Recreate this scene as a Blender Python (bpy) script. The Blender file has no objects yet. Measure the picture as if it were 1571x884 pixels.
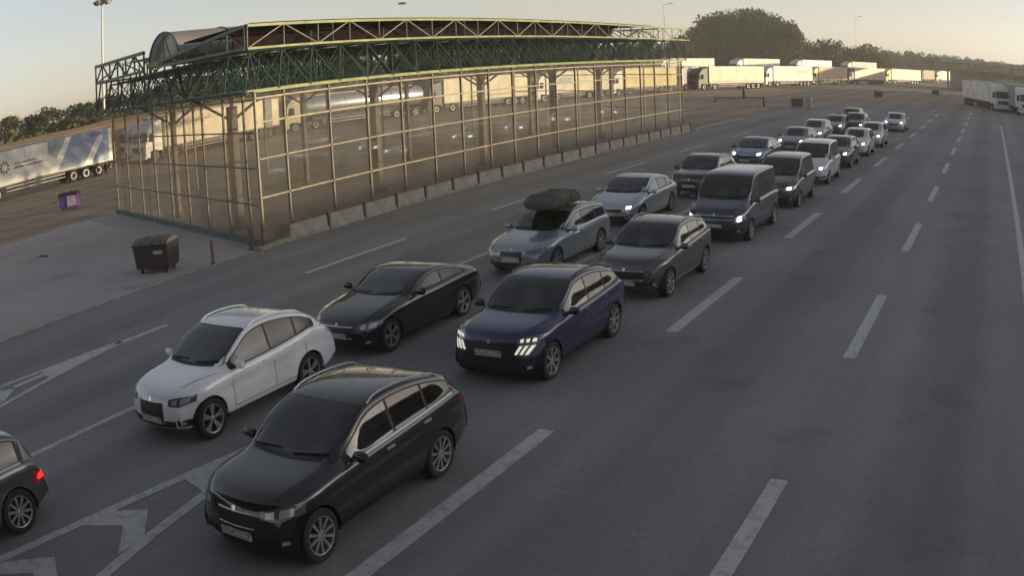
import bpy, bmesh, math, random
from mathutils import Vector, Matrix, noise
from mathutils.bvhtree import BVHTree
R = math.radians
scene = bpy.context.scene
COL = scene.collection
random.seed(7)

# ------------------------------------------------------------------ camera, sky, sun, exposure
CAM_H = 5.6
cam = bpy.data.cameras.new('camera')
camo = bpy.data.objects.new('camera', cam)
COL.objects.link(camo)
scene.camera = camo
cam.type = 'PANO'                       # wide surveillance lens with barrel distortion
cam.panorama_type = 'FISHEYE_LENS_POLYNOMIAL'
cam.fisheye_fov = math.pi
cam.sensor_width = 36
cam.fisheye_polynomial_k0 = 0
(cam.fisheye_polynomial_k1, cam.fisheye_polynomial_k2, cam.fisheye_polynomial_k3, cam.fisheye_polynomial_k4) = [
    -k for k in (0.029653426546288577, 1.4621028220696152e-05, 1.212464409157697e-06, 1.240506863561971e-07)]
cam.shift_x = -0.09368860701250638 * 1000 / 1571
cam.shift_y = 0.07442078670892711 * 1000 / 884
cam.clip_start = 0.05
cam.clip_end = 6000
camo.matrix_world = (Matrix.Translation((0, 0, CAM_H)) @ Matrix.Rotation(0.45728977246436675, 4, 'Z')
                     @ Matrix.Rotation(math.pi / 2 - 0.29269961522886906, 4, 'X')
                     @ Matrix.Rotation(-0.03830108804497932, 4, 'Z'))

SUN_EL, SUN_AZ = R(4.5), R(63)
SKY_ROT = SUN_AZ
world = bpy.data.worlds.new('World')
scene.world = world
world.use_nodes = True
wn = world.node_tree
bg = wn.nodes['Background']
sky = wn.nodes.new('ShaderNodeTexSky')
sky.sky_type = 'NISHITA'
sky.sun_disc = False
sky.sun_elevation = SUN_EL
sky.sun_rotation = SKY_ROT
sky.air_density = 0.75
sky.dust_density = 0.7
sky.ozone_density = 1.0
hs = wn.nodes.new('ShaderNodeHueSaturation')
hs.inputs['Saturation'].default_value = .44
tint = wn.nodes.new('ShaderNodeMix'); tint.data_type = 'RGBA'; tint.blend_type = 'MULTIPLY'; tint.inputs[0].default_value = 1
tint.inputs[7].default_value = (1.06, .965, 1.03, 1)
wn.links.new(sky.outputs[0], tint.inputs[6])
wn.links.new(tint.outputs[2], hs.inputs['Color'])
wn.links.new(hs.outputs[0], bg.inputs[0])
bg.inputs[1].default_value = 0.15
sun = bpy.data.lights.new('sun', 'SUN')
sun.energy = 3.9
sun.angle = R(0.6)
sun.color = (1.0, 0.80, 0.50)
suno = bpy.data.objects.new('sun', sun)
COL.objects.link(suno)
sd = Vector((math.sin(SUN_AZ) * math.cos(SUN_EL), math.cos(SUN_AZ) * math.cos(SUN_EL), math.sin(SUN_EL)))
suno.rotation_euler = sd.to_track_quat('Z', 'Y').to_euler()
scene.view_settings.view_transform = 'Standard'
scene.view_settings.look = 'None'
scene.view_settings.exposure = 0.78
scene.view_settings.gamma = 1
scene.cycles.max_bounces = 6
scene.cycles.transparent_max_bounces = 24

# ------------------------------------------------------------------ helpers
def lerp(a, b, t): return a + (b - a) * t
def clamp(x, a=0.0, b=1.0): return max(a, min(b, x))
def sstep(a, b, x):
    t = clamp((x - a) / (b - a)); return t * t * (3 - 2 * t)
def interp(x, pts):
    if x <= pts[0][0]: return pts[0][1]
    for (x0, y0), (x1, y1) in zip(pts, pts[1:]):
        if x <= x1:
            return lerp(y0, y1, (x - x0) / (x1 - x0)) if x1 > x0 else y1
    return pts[-1][1]
def chaikin(p, n=2):
    for _ in range(n):
        q = [p[0]]
        for a, b in zip(p, p[1:]):
            q.append((a[0] * .75 + b[0] * .25, a[1] * .75 + b[1] * .25))
            q.append((a[0] * .25 + b[0] * .75, a[1] * .25 + b[1] * .75))
        q.append(p[-1]); p = q
    return p

class MB:
    def __init__(s): s.v = []; s.f = []; s.m = []
    def add(s, vs, fs, mi=0):
        o = len(s.v); s.v += [tuple(v) for v in vs]
        for f in fs: s.f.append([i + o for i in f]); s.m.append(mi)
        return s
    def box(s, a, b, mi=0):
        x0, y0, z0 = a; x1, y1, z1 = b
        return s.add([(x0, y0, z0), (x1, y0, z0), (x1, y1, z0), (x0, y1, z0), (x0, y0, z1), (x1, y0, z1), (x1, y1, z1), (x0, y1, z1)],
                     [(0, 3, 2, 1), (4, 5, 6, 7), (0, 1, 5, 4), (1, 2, 6, 5), (2, 3, 7, 6), (3, 0, 4, 7)], mi)
    def obox(s, p, q, w, h, mi=0):       # bar of rectangular section from p to q
        p, q = Vector(p), Vector(q); d = (q - p).normalized()
        u = d.cross(Vector((0, 0, 1)))
        if u.length < 1e-3: u = Vector((1, 0, 0))
        u.normalize(); n = u.cross(d).normalized()
        vs = [c + u * a * w / 2 + n * b * h / 2 for c in (p, q) for a, b in ((-1, -1), (1, -1), (1, 1), (-1, 1))]
        return s.add(vs, [(0, 1, 2, 3), (7, 6, 5, 4), (0, 4, 5, 1), (1, 5, 6, 2), (2, 6, 7, 3), (3, 7, 4, 0)], mi)
    def tube(s, p, q, r, n=6, r2=None, caps=True, mi=0):
        p, q = Vector(p), Vector(q); d = (q - p).normalized()
        u = d.orthogonal().normalized(); w = d.cross(u); r2 = r if r2 is None else r2
        vs = [c + (u * math.cos(2 * math.pi * i / n) + w * math.sin(2 * math.pi * i / n)) * rr for c, rr in ((p, r), (q, r2)) for i in range(n)]
        fs = [(i, (i + 1) % n, n + (i + 1) % n, n + i) for i in range(n)]
        if caps: fs += [tuple(range(n))[::-1], tuple(range(n, 2 * n))]
        return s.add(vs, fs, mi)
    def path(s, pts, r, n=6, mi=0):
        for a, b in zip(pts, pts[1:]): s.tube(a, b, r, n, mi=mi)
        return s
    def poly(s, pts, z, mi=0):
        return s.add([(x, y, z) for x, y in pts], [tuple(range(len(pts)))], mi)
    def lathe(s, prof, n, axis='x', c=(0, 0, 0), mi=0, close=False):
        vs = []
        for (a, r) in prof:                # a along the axis, r radius
            for i in range(n):
                t = 2 * math.pi * i / n; k, l = math.cos(t) * r, math.sin(t) * r
                v = {'x': (a, k, l), 'y': (k, a, l), 'z': (k, l, a)}[axis]
                vs.append((v[0] + c[0], v[1] + c[1], v[2] + c[2]))
        m = len(prof); fs = []
        for j in range(m if close else m - 1):
            for i in range(n):
                fs.append((j * n + i, j * n + (i + 1) % n, ((j + 1) % m) * n + (i + 1) % n, ((j + 1) % m) * n + i))
        if not close:
            fs += [tuple(range(n))[::-1], tuple((m - 1) * n + i for i in range(n))]
        return s.add(vs, fs, mi)
    def build(s, name, mat, parent=None, smooth=False, bevel=0, loc=None):
        me = bpy.data.meshes.new(name); me.from_pydata(s.v, [], s.f)
        mats = mat if isinstance(mat, (list, tuple)) else [mat]
        for m in mats: me.materials.append(m)
        if len(mats) > 1: me.polygons.foreach_set('material_index', s.m)
        bm = bmesh.new(); bm.from_mesh(me)
        bmesh.ops.recalc_face_normals(bm, faces=bm.faces[:])
        if bevel:
            bmesh.ops.bevel(bm, geom=[e for e in bm.edges if len(e.link_faces) == 2 and e.calc_face_angle(0) > .5], offset=bevel, segments=2, affect='EDGES', clamp_overlap=True)
        bm.to_mesh(me); bm.free()
        if smooth:
            me.polygons.foreach_set('use_smooth', [True] * len(me.polygons))
            if smooth == 'a': me.set_sharp_from_angle(angle=R(38))
        me.update()
        o = bpy.data.objects.new(name, me); COL.objects.link(o)
        if parent: o.parent = parent
        if loc: o.location = loc
        return o

def empty(name, loc=(0, 0, 0), rz=0, scale=1):
    o = bpy.data.objects.new(name, None); o.empty_display_size = .3; COL.objects.link(o)
    o.location = loc; o.rotation_euler = (0, 0, rz); o.scale = (scale,) * 3
    return o
def tag(o, label, cat, group=None):
    o['label'] = label; o['category'] = cat
    if group: o['group'] = group
    return o
def struct(o, kind='structure'): o['kind'] = kind; return o
def tree_copy(o, parent=None):
    c = o.copy(); COL.objects.link(c); c.parent = parent
    for k in ('label', 'category', 'group'):
        if parent is None and k in c: del c[k]
    for ch in list(o.children): tree_copy(ch, c)
    return c

# ------------------------------------------------------------------ materials
def mat(name, col, rough=.6, metal=0, coat=0, noise_scale=None, var=.25, col2=None, bump=0, emit=0, spec=.5, coord='Object', detail=6):
    m = bpy.data.materials.new(name); m.use_nodes = True
    nt = m.node_tree; b = nt.nodes['Principled BSDF']
    b.inputs['Base Color'].default_value = (*col, 1); b.inputs['Roughness'].default_value = rough
    b.inputs['Metallic'].default_value = metal; b.inputs['Coat Weight'].default_value = coat
    b.inputs['Specular IOR Level'].default_value = spec
    b.inputs['Coat Roughness'].default_value = .04
    if emit:
        b.inputs['Emission Color'].default_value = (*col, 1); b.inputs['Emission Strength'].default_value = emit
    if noise_scale:
        tc = nt.nodes.new('ShaderNodeTexCoord'); n = nt.nodes.new('ShaderNodeTexNoise')
        n.inputs['Scale'].default_value = noise_scale; n.inputs['Detail'].default_value = detail; n.inputs['Roughness'].default_value = .62
        nt.links.new(tc.outputs[coord], n.inputs['Vector'])
        rmp = nt.nodes.new('ShaderNodeValToRGB')
        c2 = col2 or tuple(c * (1 - var) for c in col)
        rmp.color_ramp.elements[0].position = .35; rmp.color_ramp.elements[1].position = .66
        rmp.color_ramp.elements[0].color = (*c2, 1); rmp.color_ramp.elements[1].color = (*[min(1, c * (1 + var * .5)) for c in col], 1)
        nt.links.new(n.outputs['Fac'], rmp.inputs[0]); nt.links.new(rmp.outputs[0], b.inputs['Base Color'])
        if bump:
            bp = nt.nodes.new('ShaderNodeBump'); bp.inputs['Strength'].default_value = bump; bp.inputs['Distance'].default_value = .02
            nt.links.new(n.outputs['Fac'], bp.inputs['Height']); nt.links.new(bp.outputs[0], b.inputs['Normal'])
    return m

def ground_mat(name, col, col2, sc=.12, stain=.5, streak=None, rough=.8):
    """asphalt / concrete: broad patches + fine grain + optional wheel-track streaks along Y"""
    m = bpy.data.materials.new(name); m.use_nodes = True
    nt = m.node_tree; b = nt.nodes['Principled BSDF']; N = nt.nodes.new; Lk = nt.links.new
    geo = N('ShaderNodeNewGeometry')
    def nz(scale, detail, vec=None, r=.6):
        n = N('ShaderNodeTexNoise'); n.inputs['Scale'].default_value = scale; n.inputs['Detail'].default_value = detail; n.inputs['Roughness'].default_value = r
        Lk(vec or geo.outputs['Position'], n.inputs['Vector']); return n
    big = nz(sc, 5); fine = nz(9, 5, r=.75)
    r1 = N('ShaderNodeValToRGB'); r1.color_ramp.elements[0].position = .34; r1.color_ramp.elements[1].position = .68
    r1.color_ramp.elements[0].color = (*col2, 1); r1.color_ramp.elements[1].color = (*col, 1)
    Lk(big.outputs['Fac'], r1.inputs[0])
    mx = N('ShaderNodeMix'); mx.data_type = 'RGBA'; mx.blend_type = 'MULTIPLY'; mx.inputs[0].default_value = .55
    r2 = N('ShaderNodeValToRGB'); r2.color_ramp.elements[0].position = .3; r2.color_ramp.elements[1].position = .7
    r2.color_ramp.elements[0].color = (.72, .72, .72, 1); r2.color_ramp.elements[1].color = (1.2, 1.2, 1.2, 1)
    Lk(fine.outputs['Fac'], r2.inputs[0]); Lk(r1.outputs[0], mx.inputs[6]); Lk(r2.outputs[0], mx.inputs[7])
    out = mx.outputs[2]
    # dark stains
    st = nz(.55, 4, r=.5); r3 = N('ShaderNodeValToRGB'); r3.color_ramp.elements[0].position = .27; r3.color_ramp.elements[1].position = .40
    r3.color_ramp.elements[0].color = (1 - stain,) * 3 + (1,); r3.color_ramp.elements[1].color = (1, 1, 1, 1)
    Lk(st.outputs['Fac'], r3.inputs[0])
    m3 = N('ShaderNodeMix'); m3.data_type = 'RGBA'; m3.blend_type = 'MULTIPLY'; m3.inputs[0].default_value = 1
    Lk(out, m3.inputs[6]); Lk(r3.outputs[0], m3.inputs[7]); out = m3.outputs[2]
    if streak:
        mp = N('ShaderNodeMapping'); mp.inputs['Scale'].default_value = streak; Lk(geo.outputs['Position'], mp.inputs['Vector'])
        s = nz(1, 4, mp.outputs[0]); r4 = N('ShaderNodeValToRGB'); r4.color_ramp.elements[0].position = .35; r4.color_ramp.elements[1].position = .62
        r4.color_ramp.elements[0].color = (.78, .78, .79, 1); r4.color_ramp.elements[1].color = (1.08, 1.08, 1.08, 1)
        Lk(s.outputs['Fac'], r4.inputs[0])
        m4 = N('ShaderNodeMix'); m4.data_type = 'RGBA'; m4.blend_type = 'MULTIPLY'; m4.inputs[0].default_value = .8
        Lk(out, m4.inputs[6]); Lk(r4.outputs[0], m4.inputs[7]); out = m4.outputs[2]
    if streak:
        sx = N('ShaderNodeSeparateXYZ'); Lk(geo.outputs['Position'], sx.inputs[0])
        ph = N('ShaderNodeMath'); ph.operation = 'MULTIPLY_ADD'; ph.inputs[1].default_value = 2 * math.pi / 3.84; ph.inputs[2].default_value = 2 * math.pi * 2.61 / 3.84; Lk(sx.outputs[0], ph.inputs[0])
        cs = N('ShaderNodeMath'); cs.operation = 'COSINE'; Lk(ph.outputs[0], cs.inputs[0])
        br = nz(.5, 5); sm = N('ShaderNodeMath'); sm.operation = 'MULTIPLY_ADD'; sm.inputs[1].default_value = 1.6; Lk(br.outputs['Fac'], sm.inputs[0]); Lk(cs.outputs[0], sm.inputs[2])
        ro = N('ShaderNodeValToRGB'); ro.color_ramp.elements[0].position = 0; ro.color_ramp.elements[1].position = .75; ro.color_ramp.elements[0].color = (.82, .82, .82, 1); ro.color_ramp.elements[1].color = (1, 1, 1, 1); Lk(sm.outputs[0], ro.inputs[0])
        mo = N('ShaderNodeMix'); mo.data_type = 'RGBA'; mo.blend_type = 'MULTIPLY'; mo.inputs[0].default_value = 1; Lk(out, mo.inputs[6]); Lk(ro.outputs[0], mo.inputs[7])
        gr_ = nz(38, 3, r=.8); rg_ = N('ShaderNodeValToRGB'); rg_.color_ramp.elements[0].position = .35; rg_.color_ramp.elements[1].position = .65; rg_.color_ramp.elements[0].color = (.80, .80, .80, 1); rg_.color_ramp.elements[1].color = (1.18, 1.18, 1.18, 1); Lk(gr_.outputs['Fac'], rg_.inputs[0])
        mg_ = N('ShaderNodeMix'); mg_.data_type = 'RGBA'; mg_.blend_type = 'MULTIPLY'; mg_.inputs[0].default_value = 1; Lk(mo.outputs[2], mg_.inputs[6]); Lk(rg_.outputs[0], mg_.inputs[7]); out = mg_.outputs[2]
    Lk(out, b.inputs['Base Color'])
    b.inputs['Roughness'].default_value = rough; b.inputs['Specular IOR Level'].default_value = .3
    bp = N('ShaderNodeBump'); bp.inputs['Strength'].default_value = .35; bp.inputs['Distance'].default_value = .01
    Lk(fine.outputs['Fac'], bp.inputs['Height']); Lk(bp.outputs[0], b.inputs['Normal'])
    return m

def worn_paint(name, col, under, wear=.45):
    m = bpy.data.materials.new(name); m.use_nodes = True
    nt = m.node_tree; b = nt.nodes['Principled BSDF']; N = nt.nodes.new; Lk = nt.links.new
    geo = N('ShaderNodeNewGeometry'); n = N('ShaderNodeTexNoise'); n.inputs['Scale'].default_value = 5; n.inputs['Detail'].default_value = 8; n.inputs['Roughness'].default_value = .8
    Lk(geo.outputs['Position'], n.inputs['Vector'])
    r = N('ShaderNodeValToRGB'); r.color_ramp.elements[0].position = wear - .07; r.color_ramp.elements[1].position = wear + .12
    r.color_ramp.elements[0].color = (*under, 1); r.color_ramp.elements[1].color = (*col, 1)
    Lk(n.outputs['Fac'], r.inputs[0]); Lk(r.outputs[0], b.inputs['Base Color']); b.inputs['Roughness'].default_value = .7
    return m

def glass_pane(name, tint, fac=.9, rough=.03, dust=0):
    m = bpy.data.materials.new(name); m.use_nodes = True
    nt = m.node_tree; nt.nodes.clear(); N = nt.nodes.new
    o = N('ShaderNodeOutputMaterial'); mx = N('ShaderNodeMixShader'); t = N('ShaderNodeBsdfTransparent'); g = N('ShaderNodeBsdfGlossy')
    fr = N('ShaderNodeFresnel'); fr.inputs[0].default_value = 1.45
    t.inputs[0].default_value = (*tint, 1); g.inputs['Roughness'].default_value = rough; g.inputs[0].default_value = (.9, .9, .9, 1)
    ml = N('ShaderNodeMath'); ml.operation = 'MULTIPLY'; ml.inputs[1].default_value = fac
    nt.links.new(fr.outputs[0], ml.inputs[0]); nt.links.new(ml.outputs[0], mx.inputs[0])
    if dust:
        d_, tl_, a_ = N('ShaderNodeBsdfDiffuse'), N('ShaderNodeBsdfTranslucent'), N('ShaderNodeMixShader'); d_.inputs[0].default_value = (.62, .58, .50, 1); tl_.inputs[0].default_value = (.62, .58, .50, 1)
        nt.links.new(d_.outputs[0], a_.inputs[1]); nt.links.new(tl_.outputs[0], a_.inputs[2])
        b_ = N('ShaderNodeMixShader'); nz = N('ShaderNodeTexNoise'); nz.inputs['Scale'].default_value = .7; nz.inputs['Detail'].default_value = 4; ge = N('ShaderNodeNewGeometry'); nt.links.new(ge.outputs['Position'], nz.inputs['Vector'])
        m2 = N('ShaderNodeMath'); m2.operation = 'MULTIPLY'; m2.inputs[1].default_value = dust * 2; nt.links.new(nz.outputs['Fac'], m2.inputs[0]); nt.links.new(m2.outputs[0], b_.inputs[0])
        nt.links.new(t.outputs[0], b_.inputs[1]); nt.links.new(a_.outputs[0], b_.inputs[2]); t = b_
    nt.links.new(t.outputs[0], mx.inputs[1]); nt.links.new(g.outputs[0], mx.inputs[2]); nt.links.new(mx.outputs[0], o.inputs[0])
    return m

M = {}
M['road'] = ground_mat('road_asphalt', (.245, .240, .240), (.195, .192, .194), .10, .22, streak=(.55, .03, 1), rough=.78)
M['pad'] = ground_mat('pad_concrete', (.36, .335, .338), (.29, .272, .276), .16, .25, rough=.8)
M['yard'] = ground_mat('yard_ground', (.36, .265, .19), (.25, .185, .135), .07, .30, streak=(.05, .3, 1), rough=.9)
M['white'] = worn_paint('worn_white_paint', (.46, .455, .46), (.25, .245, .247), .41)
M['kerb'] = mat('kerb_stone', (.32, .29, .23), .85, noise_scale=2.5, var=.3, bump=.3)
M['barrier'] = mat('barrier_concrete', (.33, .30, .25), .85, noise_scale=1.6, var=.35, bump=.3)
M['earth'] = mat('bank_earth', (.38, .21, .10), .95, noise_scale=.25, col2=(.20, .13, .06), var=.3, bump=.6)
M['green'] = mat('green_steel', (.040, .080, .064), .5, noise_scale=3, var=.4)
M['yellow'] = mat('yellow_green_steel', (.185, .21, .06), .5, noise_scale=1.5, var=.35)
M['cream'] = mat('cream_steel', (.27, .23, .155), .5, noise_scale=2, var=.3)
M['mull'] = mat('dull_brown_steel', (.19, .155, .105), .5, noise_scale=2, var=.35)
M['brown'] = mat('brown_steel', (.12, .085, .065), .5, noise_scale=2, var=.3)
M['col'] = mat('tan_column', (.095, .066, .05), .6, noise_scale=1.5, var=.3)
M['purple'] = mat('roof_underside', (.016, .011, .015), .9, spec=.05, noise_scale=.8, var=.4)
M['roof'] = mat('grey_roof_sheet', (.26, .24, .24), .55, noise_scale=1, var=.2)
_nt = M['roof'].node_tree; _t = _nt.nodes.new('ShaderNodeBsdfTranslucent'); _t.inputs[0].default_value = (.5, .47, .44, 1); _m = _nt.nodes.new('ShaderNodeMixShader'); _m.inputs[0].default_value = .35
_nt.links.new(_nt.nodes['Principled BSDF'].outputs[0], _m.inputs[1]); _nt.links.new(_t.outputs[0], _m.inputs[2]); _nt.links.new(_m.outputs[0], _nt.nodes['Material Output'].inputs['Surface'])
M['teal'] = mat('teal_plinth', (.07, .11, .10), .7, noise_scale=2, var=.3)
M['pane'] = glass_pane('clear_pane', (.95, .95, .93), .30, .04, dust=.055)
M['vault'] = glass_pane('vault_sheet', (.62, .60, .60), .9, .25)
M['tyre'] = mat('tyre_rubber', (.022, .022, .022), .85, noise_scale=6, var=.3)
M['rim'] = mat('rim_alloy', (.42, .42, .43), .35, .7, noise_scale=9, var=.25)
M['dark'] = mat('dark_plastic', (.012, .012, .013), .6)
M['trim'] = mat('black_trim', (.010, .010, .011), .55)
M['grille'] = mat('grille_black', (.014, .014, .015), .45)
M['chrome'] = mat('chrome', (.62, .62, .62), .2, .9)
M['glass'] = mat('car_glass', (.012, .018, .021), .05, spec=.5)
M['lampd'] = mat('lamp_smoked', (.10, .105, .11), .15, .2, coat=1)
M['glass2'] = mat('car_glass_tinted', (.008, .009, .009), .08, spec=.5)
M['lamp'] = mat('lamp_lens', (.45, .46, .48), .15, .3, coat=1)
M['lampon'] = mat('lamp_lit', (1, .97, .92), .2, emit=4.5)
M['drl'] = mat('lamp_drl', (.62, .60, .50), .2, emit=.55)
M['satin'] = mat('satin_rail', (.30, .30, .31), .42, .8)
M['seat'] = mat('seat_cloth', (.16, .155, .15), .85, noise_scale=6, var=.3)
M['glassc'] = glass_pane('clear_car_glass', (.72, .78, .78), 2.1, .03)
M['glassp'] = glass_pane('privacy_car_glass', (.14, .15, .15), 1.6, .04)
M['tail'] = mat('tail_lens', (.30, .012, .010), .2, coat=1)
M['brake'] = mat('brake_lit', (.85, .02, .015), .25, emit=1.0, coat=1)
M['plate'] = mat('licence_plate', (.46, .46, .46), .5, noise_scale=22, var=.55)
M['trunk'] = mat('bark', (.09, .065, .045), .9, noise_scale=5, var=.4)
def leafmat(n, c, c2): return mat(n, c, .75, noise_scale=.9, col2=c2, var=.2, spec=.25)
M['leaf1'] = leafmat('foliage_deep', (.040, .056, .020), (.022, .034, .013))
M['leaf2'] = leafmat('foliage_olive', (.085, .085, .030), (.045, .050, .020))
M['leaf3'] = leafmat('foliage_mid', (.046, .066, .024), (.026, .040, .015))
M['mast'] = mat('mast_galvanised', (.40, .40, .39), .5, .3)
M['binm'] = mat('dumpster_dark', (.038, .020, .018), .55, noise_scale=4, var=.4)
M['lid'] = mat('dumpster_lid', (.10, .085, .075), .5, noise_scale=5, var=.4)
M['sticker'] = mat('sticker_grey', (.40, .40, .40), .6, noise_scale=12, var=.4)
M['purplebin'] = mat('purple_plastic', (.12, .05, .26), .5, noise_scale=3, var=.3)
M['paleside'] = mat('bin_pale', (.48, .44, .48), .6, noise_scale=6, var=.3)
M['red'] = mat('red_paint', (.19, .085, .07), .6, noise_scale=6, var=.4)
M['greymetal'] = mat('grey_metal', (.22, .22, .22), .5, .3, noise_scale=2, var=.3)
M['bag'] = mat('roof_bag_cloth', (.060, .056, .050), .8, noise_scale=3, var=.4, bump=.6)
M['bldg'] = mat('hall_wall', (.38, .36, .33), .8, noise_scale=.4, var=.2)

# ------------------------------------------------------------------ setting: ground, road, markings
LX = dict(L4=-6.43, L5=-2.61, L6=1.14, L3=-10.95, L2=-14.13, L1=-18.23, K=-22.46)
g = MB().poly([(-1500, -700), (900, -700), (900, 2500), (-1500, 2500)], 0).build('ground', M['yard']); struct(g)
g = MB().poly([(LX['K'], -40), (60, -40), (60, 150), (14, 140), (2, 133), (-12, 119), (-23.5, 100), (LX['K'], 84)], .004).build('road', M['road']); struct(g)
g = MB().poly([(-41, -40), (LX['K'], -40), (LX['K'], 22.9), (-22.9, 22.9), (-41, 29.4)], .006).build('concrete_apron', M['pad']); struct(g)

def line_strip(mb, x0, y0, x1, y1, w, z=.008):
    d = Vector((x1 - x0, y1 - y0)).normalized(); n = Vector((-d.y, d.x)) * w / 2
    mb.add([(x0 + n.x, y0 + n.y, z), (x0 - n.x, y0 - n.y, z), (x1 - n.x, y1 - n.y, z), (x1 + n.x, y1 + n.y, z)], [(0, 1, 2, 3)])
mk = MB()
def dashes(x, far0, n, per=10.65, ln=5.08, w=.22, skip=()):
    for k in range(n):
        if k in skip: continue
        yf = far0 + per * k
        line_strip(mk, x, yf - ln, x, yf, w)
dashes(LX['L5'], 11.47, 11, w=.25)
dashes(LX['L4'], 12.03, 10, w=.27)
dashes(LX['L1'], 14.32, 6, w=.2)
line_strip(mk, -14.08, 6, -14.05, 12.0, .17)
dashes(-14.25, 24.6, 5, w=.18)
line_strip(mk, -11.02, 11.0, -11.06, 13.3, .18)
dashes(-11.06, 24.0, 8, w=.18)
line_strip(mk, LX['L6'], 2, LX['L6'], 96, .2)
line_strip(mk, 5.2, 40, 5.2, 110, .16)
line_strip(mk, -40.9, -20, -40.0, 28.6, .14, z=.012)
# merge wedges and chevrons between lanes
def pline(pts, w, z=.0108):
    for (a, b), (c, d) in zip(pts, pts[1:]): line_strip(mk, a, b, c, d, w, z)
pline([(-10.37, 9.9), (-10.63, 8.14), (-10.87, 6.32), (-11.3, 3.2)], .2)
pline([(-9.88, 8.1), (-9.63, 6.66), (-9.05, 4.1)], .2)
mk.add([(-10.30, 10.6, .0125), (-10.66, 8.12, .0125), (-9.83, 7.9, .0125), (-10.05, 9.2, .0125)], [(0, 1, 2, 3)])
mk.add([(-10.79, 6.1, .0095), (-10.78, 6.68, .0095), (-10.27, 7.05, .0095), (-9.66, 6.44, .0095), (-9.60, 5.87, .0095), (-10.21, 6.48, .0095)], [(0, 1, 2, 5), (2, 3, 4, 5)])
mk.add([(-11.0, 4.1, .0095), (-10.97, 4.62, .0095), (-10.40, 5.22, .0095), (-9.55, 4.7, .0095), (-9.45, 4.2, .0095), (-10.30, 4.72, .0095)], [(0, 1, 2, 5), (2, 3, 4, 5)])
pline([(-18.25, 13.2), (-18.37, 12.48), (-18.53, 10.22), (-18.8, 7.6)], .17)
pline([(-18.3, 12.8), (-17.73, 10.02), (-17.1, 7.2)], .17)
mk.add([(-18.33, 12.6, .0125), (-18.55, 10.3, .0125), (-17.76, 10.05, .0125)], [(0, 1, 2)])
mk.add([(-18.5, 8.3, .0095), (-18.45, 8.9, .0095), (-18.06, 9.15, .0095), (-17.6, 8.6, .0095), (-17.5, 8.1, .0095), (-18.05, 8.6, .0095)], [(0, 1, 2, 5), (2, 3, 4, 5)])
struct(mk.build('road_markings', M['white']))
# yard lines and joints far left
mk = MB()
for y in (108, 118): line_strip(mk, -60, y, -30, y - 4, .3)
line_strip(mk, -60, 44, -30, 62, .22); line_strip(mk, -58, 60, -30, 76, .22); line_strip(mk, -40, 92, -12, 128, .25); line_strip(mk, -30, 138, -2, 158, .3)
struct(mk.build('yard_markings', M['white']))
# low kerb along the apron
k = MB(); k.box((-22.62, -40, 0), (-22.46, 22.2, .03)); k.box((-22.66, 22.2, 0), (-22.36, 66.6, .13)); k.box((-22.9, 67.6, 0), (-22.5, 81, .13))
struct(k.build('kerb', M['kerb'], bevel=.012))

# sloping bank behind the parked trucks
b = MB(); nx, ny = 70, 90
for j in range(ny + 1):
    y = -60 + j * 270 / ny
    for i in range(nx + 1):
        x = -76 - (i / nx) ** 1.8 * 300
        edge = -76.5 + (0 if y < 80 else (y - 80) * .09)
        fade = 1 - sstep(85, 150, y)
        z = 4.0 * sstep(edge, edge - 8, x) * fade + sstep(-100, -330, x) * 5 * (1 - sstep(60, 200, y))
        z += .5 * noise.noise(Vector((x * .12, y * .12, 0))) * sstep(edge - 1, edge - 8, x) * fade
        b.v.append((x, y, z - .05))
for j in range(ny):
    for i in range(nx):
        a = j * (nx + 1) + i; b.f.append((a, a + 1, a + nx + 2, a + nx + 1)); b.m.append(0)
struct(b.build('embankment', M['earth'], smooth=True))

# ------------------------------------------------------------------ glazed hall with lattice roof
A = Vector((-22.9, 22.9)); U = Vector((-17.8, 6.4)).normalized()
FARL = 43.0
def hp(s, t, z):                       # s along the end wall, t along the road
    p = A + U * s; return (p.x, p.y + t, z)
hall = empty('glazed_hall', hp(0, 0, 0))
tag(hall, 'long glass walled hall under a green and yellow lattice truss roof beside the road', 'glazed hall')
HOFF = Vector(hp(0, 0, 0))
def hb(mb, name, m, **kw):
    mb.v = [tuple(Vector(v) - HOFF) for v in mb.v]; return mb.build(name, m, hall, **kw)
ts = [0, 1.5, 4.0, 6.3, 8.6, 10.9, 13.2, 15.6, 17.9, 20.3, 22.6, 25.0, 27.6, 30.0, 32.2, 34.8, 37.4, 40.0, 43.0]
ss = [0, .9, 2.8, 5.0, 7.1, 9.3, 11.4, 13.7, 16.0, 18.4]
TOP = 5.32
# front wall: one mesh per mullion kind; panes one by one
for t in ts:
    f = MB(); f.box(hp(0, t - .03, .1), (hp(0, 0, 0)[0] + .10, hp(0, t + .03, 0)[1], TOP)); hb(f, 'mullion', M['cream' if t < 1 else 'mull'])
for z, m_ in ((.55, 'brown'), (1.68, 'mull'), (3.02, 'mull'), (4.30, 'cream'), (5.15, 'cream')):  # upper transoms paler, lower ones browner: sunlight and shade put into the colour
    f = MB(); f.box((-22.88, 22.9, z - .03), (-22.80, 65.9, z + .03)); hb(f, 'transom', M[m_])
for a, c in zip(ts, ts[1:]):
    f = MB(); f.box((-22.87, 22.9 + a + .07, .2), (-22.855, 22.9 + c - .07, TOP - .02)); hb(f, 'glass_pane', M['pane'])
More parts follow.
